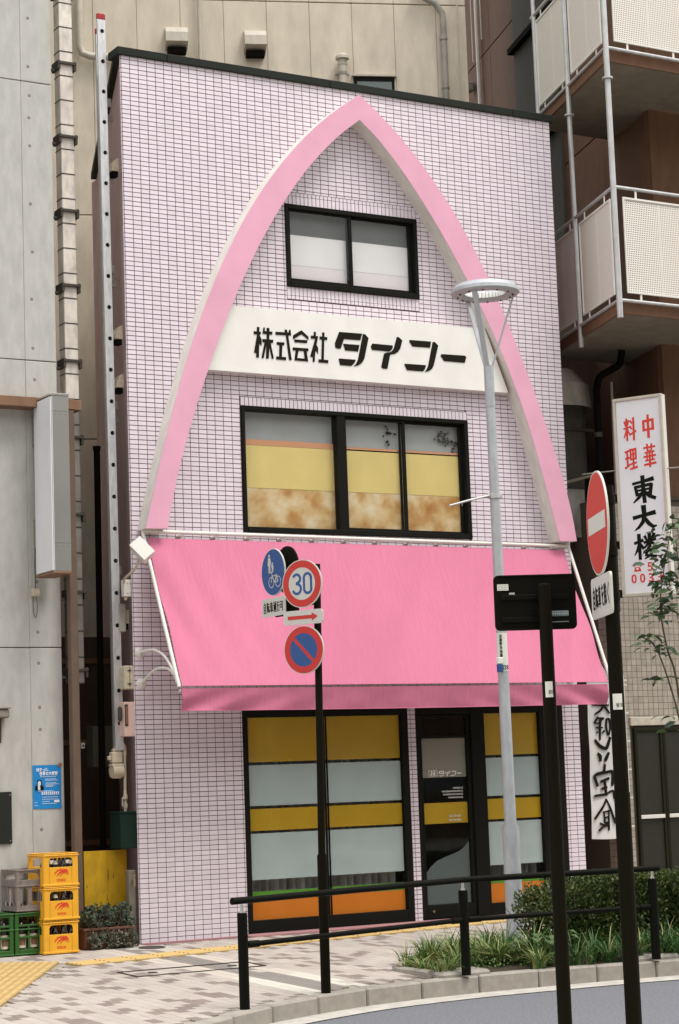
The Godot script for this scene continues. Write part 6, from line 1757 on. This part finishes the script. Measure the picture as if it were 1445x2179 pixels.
func tall_crate(at: Vector3, m: Material, label: String, grey: bool) -> Node3D:
	var t := thing("bottle_crate", label, "crate", at)
	var w := 0.285; var d := 0.40; var h := 0.41
	var b := MB.new()
	for sx in [-1.0, 1.0]:
		for sz in [-1.0, 1.0]:
			b = MB.new(); b.cbox(X(Vector3(sx * (w * 0.5 - 0.02), h * 0.5, sz * (d * 0.5 - 0.02))), Vector3(0.04, h - 0.01, 0.04), 0.006); part(t, "corner_post", b, m, Vector3.ZERO)
	for s in 4:
		var wide: float = (w if s % 2 == 0 else d) - 0.08
		var off: float = (d if s % 2 == 0 else w) * 0.5 - 0.012
		var xf := X(Vector3.ZERO, Basis(Vector3.UP, PI / 2 * s)) * X(Vector3(0, 0, off))
		b = MB.new()
		var n := 2 if s % 2 == 0 else 3
		if grey:
			b.cbox(xf * X(Vector3(0, 0.03, 0)), Vector3(wide, 0.055, 0.014), 0.003); b.cbox(xf * X(Vector3(0, 0.272, 0)), Vector3(wide, 0.07, 0.014), 0.003); b.cbox(xf * X(Vector3(0, 0.385, 0)), Vector3(wide, 0.03, 0.014), 0.003)
			for i in n + 1:
				var x := -wide * 0.5 + wide * i / n
				b.cbox(xf * X(Vector3(x, 0.15, 0)), Vector3(0.042, 0.19, 0.012), 0.003)
			for i in n:
				var x := -wide * 0.5 + wide * (i + 0.5) / n
				for g in [-1.0, 1.0]: b.extr(PackedVector2Array([Vector2(x + g * wide * 0.5 / n, 0.057), Vector2(x + g * 0.008, 0.057), Vector2(x + g * 0.022, 0.066), Vector2(x + g * 0.03, 0.085), Vector2(x + g * wide * 0.5 / n, 0.085)]), xf, -0.006, 0.006)
			for g in [-1.0, 1.0]: b.extr(PackedVector2Array([Vector2(g * wide * 0.5, 0.371), Vector2(g * (wide * 0.5 - 0.055), 0.371), Vector2(g * (wide * 0.5 - 0.025), 0.36), Vector2(g * (wide * 0.5 - 0.006), 0.33), Vector2(g * wide * 0.5, 0.31)]), xf, -0.006, 0.006)
		else:
			for q in [[0.03, 0.05], [0.175, 0.022], [0.285, 0.02], [0.385, 0.035]]: b.cbox(xf * X(Vector3(0, q[0], 0)), Vector3(wide, q[1], 0.014), 0.003)
			for i in n - 1: b.cbox(xf * X(Vector3(-wide * 0.5 + wide * (i + 1) / n, 0.16, 0)), Vector3(0.02, 0.23, 0.012), 0.003)
			for g in [-1.0, 1.0]: b.extr(PackedVector2Array([Vector2(g * wide * 0.5, 0.056), Vector2(g * 0.01, 0.056), Vector2(g * 0.03, 0.074), Vector2(g * wide * 0.25, 0.06)]), xf, -0.005, 0.005)
		part(t, "side", b, m, Vector3.ZERO)
	for y in [0.01, 0.245, 0.395]:
		b = MB.new()
		for s in 4:
			var wide: float = (w if s % 2 == 0 else d)
			var off: float = (d if s % 2 == 0 else w) * 0.5
			b.cbox(X(Vector3.ZERO, Basis(Vector3.UP, PI / 2 * s)) * X(Vector3(0, y + 0.004, off - 0.001)), Vector3(wide + (0.008 if s % 2 == 0 else -0.008), 0.014, 0.012), 0.003)
		part(t, "rib", b, m, Vector3.ZERO)
	b = MB.new(); b.cbx(-w * 0.5 + 0.02, 0.003, -d * 0.5 + 0.02, w * 0.5 - 0.02, 0.012, d * 0.5 - 0.02, 0.002)
	part(t, "floor", b, m, Vector3.ZERO)
	return t

func bottle(at: Vector3, label: String, group: String, big: bool, collar: bool) -> void:
	var t := thing("beer_bottle" if not big else "large_bottle", label, "bottle", at, group)
	var prof := [Vector2(0, 0), Vector2(0.034, 0), Vector2(0.037, 0.006), Vector2(0.037, 0.16), Vector2(0.03, 0.195), Vector2(0.016, 0.235), Vector2(0.0135, 0.275), Vector2(0.015, 0.28), Vector2(0.015, 0.288), Vector2(0, 0.289)]
	if big: prof = [Vector2(0, 0), Vector2(0.05, 0), Vector2(0.0525, 0.008), Vector2(0.0525, 0.25), Vector2(0.045, 0.285), Vector2(0.022, 0.325), Vector2(0.018, 0.375), Vector2(0.019, 0.385), Vector2(0, 0.386)]
	var b := MB.new(); b.lathe(prof, Transform3D(), 14)
	part(t, "glass", b, M.bottle, Vector3.ZERO)
	b = MB.new()
	if big: b.lathe([Vector2(0.0525, 0.06), Vector2(0.0532, 0.06), Vector2(0.0532, 0.19), Vector2(0.0525, 0.19)], Transform3D(), 14, 0.3, 2.84)
	elif collar: b.lathe([Vector2(0.0265, 0.205), Vector2(0.0285, 0.2), Vector2(0.0175, 0.234), Vector2(0.0165, 0.234)], Transform3D(), 14, 0.2, 2.9)
	if big or collar: part(t, "label", b, M.bottle_label, Vector3.ZERO)
	if big:
		b = MB.new(); b.lathe([Vector2(0.0533, 0.085), Vector2(0.0537, 0.085), Vector2(0.0537, 0.165), Vector2(0.0533, 0.165)], Transform3D(), 10, 1.0, 2.14); part(t, "label_print", b, M.brown_steel, Vector3.ZERO)

func build_crates() -> void:
	var g := ground(0, 0.1)
	var c := Vector3(-0.985, g, 0.085)
	for k in 3:
		var at: Vector3 = c + Vector3([0.0, 0.006, 0.015][k], k * 0.3215, [0.0, 0.004, -0.006][k])
		yellow_crate(at, [0.0, 0.012, -0.015][k], "yellow plastic beer crate, %s of the stack of three" % ["bottom", "middle", "top"][k])
		for r in ([0] if k < 2 else [0, 1]):
			for i in 4:
				bottle(at + Vector3(-0.126 + i * 0.084, 0.014, 0.165 - r * 0.095), "%s dark beer bottle in the %s row of the %s yellow crate" % [["leftmost", "second", "third", "rightmost"][i], ["front", "second"][r], ["bottom", "middle", "top"][k]], "bottles in the %s yellow crate" % ["bottom", "middle", "top"][k], false, rng.randf() < 0.45)
	var a := Vector3(-1.275, g, 0.0); var e := Vector3(-1.575, g, 0.0)
	tall_crate(a, M.crate_green, "green bottle crate on the ground directly beside the yellow stack", false)
	tall_crate(e, M.crate_green, "green bottle crate on the ground cut by the left edge", false)
	tall_crate(a + Vector3(0.02, 0.413, 0.0), M.crate_grey, "grey plastic crate lying on top of the green crates", true)
	for q in [[a, "beside the yellow stack"], [e, "at the left edge"]]:
		for i in 2: bottle(q[0] + Vector3(-0.06 + i * 0.12, 0.013, 0.125), "%s large dark bottle in the green crate %s" % [["left", "right"][i], q[1]], "bottles in the green crate %s" % q[1], true, false)

# ---------------------------------------------------------------- plants
func leaf_quad(mb: MB, p: Vector3, dir: Vector3, up: Vector3, l: float, w: float) -> void:
	# a small folded leaf: two facets each side of the midrib
	var s := dir.cross(up).normalized()
	var u := s.cross(dir).normalized()
	var tip := p + dir * l - u * l * 0.12
	var m := p + dir * l * 0.5
	var a := m + s * w + u * w * 0.3; var b := m - s * w + u * w * 0.3
	mb.flat(p, a, m, u); mb.flat(a, tip, m, u); mb.flat(p, m, b, u); mb.flat(m, tip, b, u)

func rand_dir() -> Vector3:
	return Vector3(rng.randfn(), rng.randfn(), rng.randfn()).normalized()

func build_plants() -> void:
	# clipped hedge
	var t := thing("hedge", "clipped dark green box hedge behind the guard rail", "hedge", Vector3(4.2, ground(0, 3.4), 3.4))
	var b := MB.new(); b.has_c = true
	var fn := FastNoiseLite.new(); fn.seed = 31; fn.frequency = 1.3; fn.fractal_octaves = 3
	for i in 12000:
		# leaves and twigs through the heart of the hedge
		var x := rng.randf_range(2.5, 9.0)
		var g := rng.randf()
		b.col = Color(0.03 + 0.045 * g * g, 0.042 + 0.05 * g, 0.008 + 0.008 * g)
		leaf_quad(b, Vector3(x, ground(0, 3.3) + rng.randf_range(0.02, 0.46), rng.randf_range(3.05, 3.6) + x * 0.03), rand_dir(), rand_dir(), rng.randf_range(0.05, 0.085), rng.randf_range(0.02, 0.03))
	for i in 66000:
		var x := rng.randf_range(2.4, 9.0)
		var endf := clampf((x - 2.4) / 0.35, 0.0, 1.0)
		var h := (0.30 + 0.29 * sqrt(endf)) + 0.07 * fn.get_noise_2d(x * 1.7, 0.0)
		var z0 := 2.95 + 0.1 * fn.get_noise_2d(x * 2.0, 7.0) + x * 0.03; var z1 := 3.72 + 0.12 * fn.get_noise_2d(x * 2.0, 3.0) + x * 0.03
		var y := rng.randf(); var z := rng.randf()
		# most leaves near the skin
		if rng.randf() < 0.42: y = 1.0 - pow(rng.randf(), 2.2) * 0.35
		elif rng.randf() < 0.6: z = 1.0 - pow(rng.randf(), 2.0) * 0.3
		var p := Vector3(x, ground(0, 3.3) + 0.1 + y * (h - 0.06) + 0.075 * fn.get_noise_3d(x * 6, y * 5, z * 6), lerpf(z0, z1, z))
		var out := Vector3(rng.randfn() * 0.6, 0.5 + y * 0.6, (z - 0.4) * 1.3 + rng.randfn() * 0.5).normalized()
		var k := rng.randf()
		b.col = Color(0.03 + 0.045 * k * k, 0.042 + 0.05 * k, 0.008 + 0.008 * k)
		if rng.randf() < 0.16: b.col = Color(0.075 + 0.04 * k, 0.10 + 0.04 * k, 0.022)
		if rng.randf() < 0.06: b.col = Color(0.13, 0.15, 0.03)
		leaf_quad(b, p, (out + rand_dir() * 0.7).normalized(), rand_dir(), rng.randf_range(0.026, 0.042), rng.randf_range(0.010, 0.015))
	part(t, "foliage", b, M.leaf).set_meta("kind", "stuff")
	b = MB.new()
	for i in 120:
		var x := 2.3 + i * 0.048; var z := rng.randf_range(3.1, 3.6) + x * 0.03
		var p0 := Vector3(x, ground(0, z) - 0.01, z)
		b.tube([p0, p0 + Vector3(rng.randfn() * 0.05, 0.22, rng.randfn() * 0.05), p0 + Vector3(rng.randfn() * 0.1, 0.45, rng.randfn() * 0.1)], [0.009, 0.006, 0.003], 5)
	part(t, "stem", b, M.bark).set_meta("kind", "stuff")
	# grass in the bed
	var bed := outline(BED)
	b = MB.new(); b.has_c = true
	var made := 0
	while made < 150:
		var c := Vector2(rng.randf_range(0.82, 6.5), rng.randf_range(2.6, 4.85))
		if not Geometry2D.is_point_in_polygon(c, bed): continue
		if c.x > 2.4 and c.y < 3.55: continue
		if c.x > 3.4 and rng.randf() < 0.4: continue
		made += 1
		var straw := (0.45 if c.x < 2.0 else 0.12) * rng.randf_range(0.3, 1.3)
		var size := rng.randf_range(0.7, 1.25) * clampf((c.x - 0.5) / 0.7, 0.45, 1.0)
		for i in 60:
			var an := rng.randf() * TAU
			var side := Vector3(cos(an), 0, sin(an))
			var p := c + Vector2(side.x, side.z) * rng.randf() * 0.07
			var l := rng.randf_range(0.16, 0.44) * size
			var bend := rng.randf_range(0.35, 1.25)
			var base := Vector3(p.x, ground(0, p.y) - 0.006, p.y)
			var k := rng.randf()
			b.col = Color(0.045 + 0.055 * k, 0.105 + 0.10 * k, 0.02 + 0.018 * k) if c.x < 2.0 else Color(0.03 + 0.035 * k, 0.085 + 0.085 * k, 0.016 + 0.016 * k)
			if rng.randf() < straw: b.col = Color(0.27 + 0.1 * k, 0.28 + 0.09 * k, 0.11)
			elif rng.randf() < 0.05: b.col = Color(0.32, 0.25, 0.13)
			var wv := Vector3(-side.z, 0, side.x) * rng.randf_range(0.0035, 0.0078)
			var last := base; var lw := wv
			for s in 5:
				var v := (s + 1) / 5.0
				var q := base + Vector3(0, l * (v - 0.62 * bend * v * v), 0) + side * l * bend * 0.8 * v * v
				var w := wv * (1.0 - v * v * 0.92)
				b.flat(last - lw, last + lw, q + w, Vector3.UP + side); b.flat(last - lw, q + w, q - w, Vector3.UP + side)
				last = q; lw = w
	# low clover between the tufts
	for i in 5000:
		var c := Vector2(rng.randf_range(0.85, 6.0), rng.randf_range(2.7, 4.7))
		if not Geometry2D.is_point_in_polygon(c, bed): continue
		var g := rng.randf()
		b.col = Color(0.04 + 0.04 * g, 0.09 + 0.08 * g, 0.018)
		leaf_quad(b, Vector3(c.x, ground(0, c.y) + rng.randf_range(0.0, 0.09), c.y), (rand_dir() + Vector3(0, 0.5, 0)).normalized(), Vector3.UP, 0.03, 0.011)
	var gr := MeshInstance3D.new()
	gr.mesh = b.done(); gr.material_override = M.grass; gr.name = "grass"; add_child(gr)
	gr.set_meta("kind", "stuff"); tag(gr, "tufts of long green and straw-coloured grass along the kerb", "grass")
	# broad-leaved weed by the lamp
	t = thing("broad_leaf_weed", "broad-leaved green weed at the foot of the street lamp", "plant", Vector3(2.3, ground(0, 3.4), 3.75))
	var root := Vector3(2.15, ground(0, 3.9), 3.95)
	b = MB.new()
	for i in 7: b.tube([root, root + Vector3(0.02 * (i - 3), 0.14, 0.0), root + Vector3(0.07 * (i - 3), 0.2 + 0.02 * (i % 3), 0.05)], 0.004, 5)
	part(t, "stem", b, M.leaf_2)
	for i in 9:
		b = MB.new()
		var p := root + Vector3(0.055 * (i - 4), 0.2 + 0.03 * (i % 3), 0.05 * ((i % 2) * 2 - 1) + 0.04)
		leaf_quad(b, p, Vector3(0.4 * (i - 4) * 0.4, -0.1, 0.8).normalized(), Vector3.UP, 0.13, 0.055)
		part(t, "leaf", b, M.leaf_2)
	# planter with succulents by the yellow board
	t = thing("trough_planter", "terracotta trough of straggling grey-green succulents below the yellow board", "planter", Vector3(-0.40, ground(0, 0.0), 0.0))
	b = MB.new()
	var gy := ground(0, 0.0)
	for q in [[-0.67, -0.14, -0.145, -0.12], [-0.67, 0.12, -0.145, 0.14], [-0.67, -0.12, -0.65, 0.12], [-0.165, -0.12, -0.145, 0.12]]: b.cbx(q[0], gy + 0.003, q[1], q[2], gy + 0.2, q[3], 0.004)
	b.cbx(-0.65, gy + 0.003, -0.12, -0.165, gy + 0.02, 0.12, 0.002)
	part(t, "trough", b, M.terracotta)
	b = MB.new()
	for z in [-0.145, 0.145]: b.cbx(-0.685, gy + 0.18, z - 0.012, -0.13, gy + 0.205, z + 0.012, 0.004)
	for x in [-0.675, -0.14]: b.cbx(x - 0.01, gy + 0.18, -0.133, x + 0.01, gy + 0.205, 0.133, 0.004)
	for i in 9: b.cbx(-0.66 + i * 0.06, gy + 0.02, 0.14, -0.645 + i * 0.06, gy + 0.18, 0.146, 0.002)
	part(t, "rim", b, M.terracotta)
	b = MB.new(); b.bx(-0.649, gy + 0.15, -0.119, -0.166, gy + 0.185, 0.119); part(t, "soil", b, M.soil)
	b = MB.new(); b.has_c = true
	var st := MB.new()
	for i in 260:
		var p := Vector3(rng.randf_range(-0.66, -0.12), gy + 0.18, rng.randf_range(-0.11, 0.13))
		var h := rng.randf_range(0.05, 0.24)
		var drop := rng.randf() < 0.3
		var tip := p + Vector3(rng.randfn() * 0.05, h, rng.randfn() * 0.05)
		if drop: tip = Vector3(p.x + rng.randfn() * 0.04, gy + rng.randf_range(0.03, 0.16), 0.17 + rng.randf() * 0.05)
		st.tube([p, (p + tip) * 0.5 + Vector3(0, 0.03 if drop else 0.0, 0.05 if drop else 0.0), tip], 0.003, 4)
		for k in 12:
			var g := rng.randf()
			b.col = Color(0.05 + 0.05 * g, 0.075 + 0.06 * g, 0.045 + 0.045 * g)
			if drop and rng.randf() < 0.5: b.col = Color(0.2, 0.17, 0.12)
			leaf_quad(b, tip - Vector3(0, 0.012 * (k % 4), 0), (rand_dir() + Vector3(0, 0.4, 0)).normalized(), rand_dir(), rng.randf_range(0.025, 0.045), 0.01)
	part(t, "foliage", b, M.leaf).set_meta("kind", "stuff"); part(t, "stem", st, M.bark).set_meta("kind", "stuff")
	# young street tree leaning in from the right
	t = thing("street_tree", "young leafy tree with long dark green leaves at the right edge", "tree", Vector3(3.36, ground(0, 4.3), 4.3))
	b = MB.new(); b.tube([Vector3(3.38, ground(0, 4.3) - 0.02, 4.3), Vector3(3.36, 0.6, 4.5), Vector3(3.31, 1.24, 4.7)], [0.028, 0.023, 0.018], 10); part(t, "trunk", b, M.bark)
	var stems := [[Vector3(3.31, 1.24, 4.70), Vector3(3.15, 2.29, 4.76), Vector3(3.06, 2.59, 4.76), Vector3(3.00, 2.97, 4.77), Vector3(3.02, 3.34, 4.84), Vector3(3.06, 3.68, 4.92)], [Vector3(3.31, 1.24, 4.70), Vector3(3.18, 1.96, 4.73), Vector3(2.99, 2.57, 4.71), Vector3(2.86, 2.70, 4.65)], [Vector3(3.31, 1.24, 4.70), Vector3(3.25, 2.50, 4.85), Vector3(3.15, 3.13, 4.89), Vector3(3.10, 3.55, 4.92)], [Vector3(3.31, 1.24, 4.70), Vector3(3.30, 2.08, 4.82), Vector3(3.14, 2.33, 4.77), Vector3(2.96, 2.30, 4.66)]]
	for s in stems:
		b = MB.new(); var pp := smooth(s, 4); var rr := []
		for i in pp.size(): rr.append(lerpf(0.012, 0.003, float(i) / pp.size()))
		b.tube(pp, rr, 7); part(t, "branch", b, M.bark)
	var lm := []
	for k in 4:
		var mb := MB.new()
		var L := 1.0
		# a leaf of eight facets, bowed along its length
		var rib := [Vector3(0, 0, 0), Vector3(0, 0.03, 0.35), Vector3(0, -0.01, 0.7), Vector3(0, -0.16, 1.0)]
		var hw := [0.02, 0.2 + 0.02 * k, 0.17, 0.0]
		for i in 3:
			for sgn in [-1.0, 1.0]:
				var p0: Vector3 = rib[i]; var p1: Vector3 = rib[i + 1]
				var e0 := p0 + Vector3(sgn * hw[i], 0.06 * (1 if i else 0), 0); var e1 := p1 + Vector3(sgn * hw[i + 1], 0.06 if i < 2 else 0.0, 0)
				mb.flat(p0, e0, e1, Vector3.UP); mb.flat(p0, e1, p1, Vector3.UP)
		lm.append(mb.done())
	for q in [[Vector3(3.05, 3.45, 4.87), 0.16, 0.24, 52], [Vector3(3.03, 3.15, 4.81), 0.13, 0.2, 52], [Vector3(3.07, 2.93, 4.79), 0.12, 0.12, 26], [Vector3(2.93, 2.65, 4.68), 0.12, 0.07, 22], [Vector3(3.04, 2.58, 4.75), 0.07, 0.07, 12], [Vector3(3.02, 2.31, 4.7), 0.1, 0.03, 7], [Vector3(3.11, 3.7, 4.92), 0.1, 0.06, 16], [Vector3(3.12, 2.0, 4.72), 0.06, 0.12, 9], [Vector3(3.14, 3.1, 4.88), 0.14, 0.3, 60]]:
		for i in q[3]:
			var p: Vector3 = q[0] + Vector3(rng.randfn() * q[1] * 0.55, rng.randfn() * q[2] * 0.55, rng.randfn() * 0.09)
			var mi := part(t, "leaf", lm[rng.randi() % 4], M["leaf_%d" % (rng.randi() % 4)], p - t.position)
			var out := Vector3(rng.randfn() - 0.3, rng.randf_range(-0.7, 0.25), rng.randfn()).normalized()
			var sx := Vector3.UP.cross(out).normalized()
			mi.basis = Basis(sx, out.cross(sx).normalized(), out).rotated(out, rng.randfn() * 0.5).scaled(Vector3.ONE * rng.randf_range(0.075, 0.125))
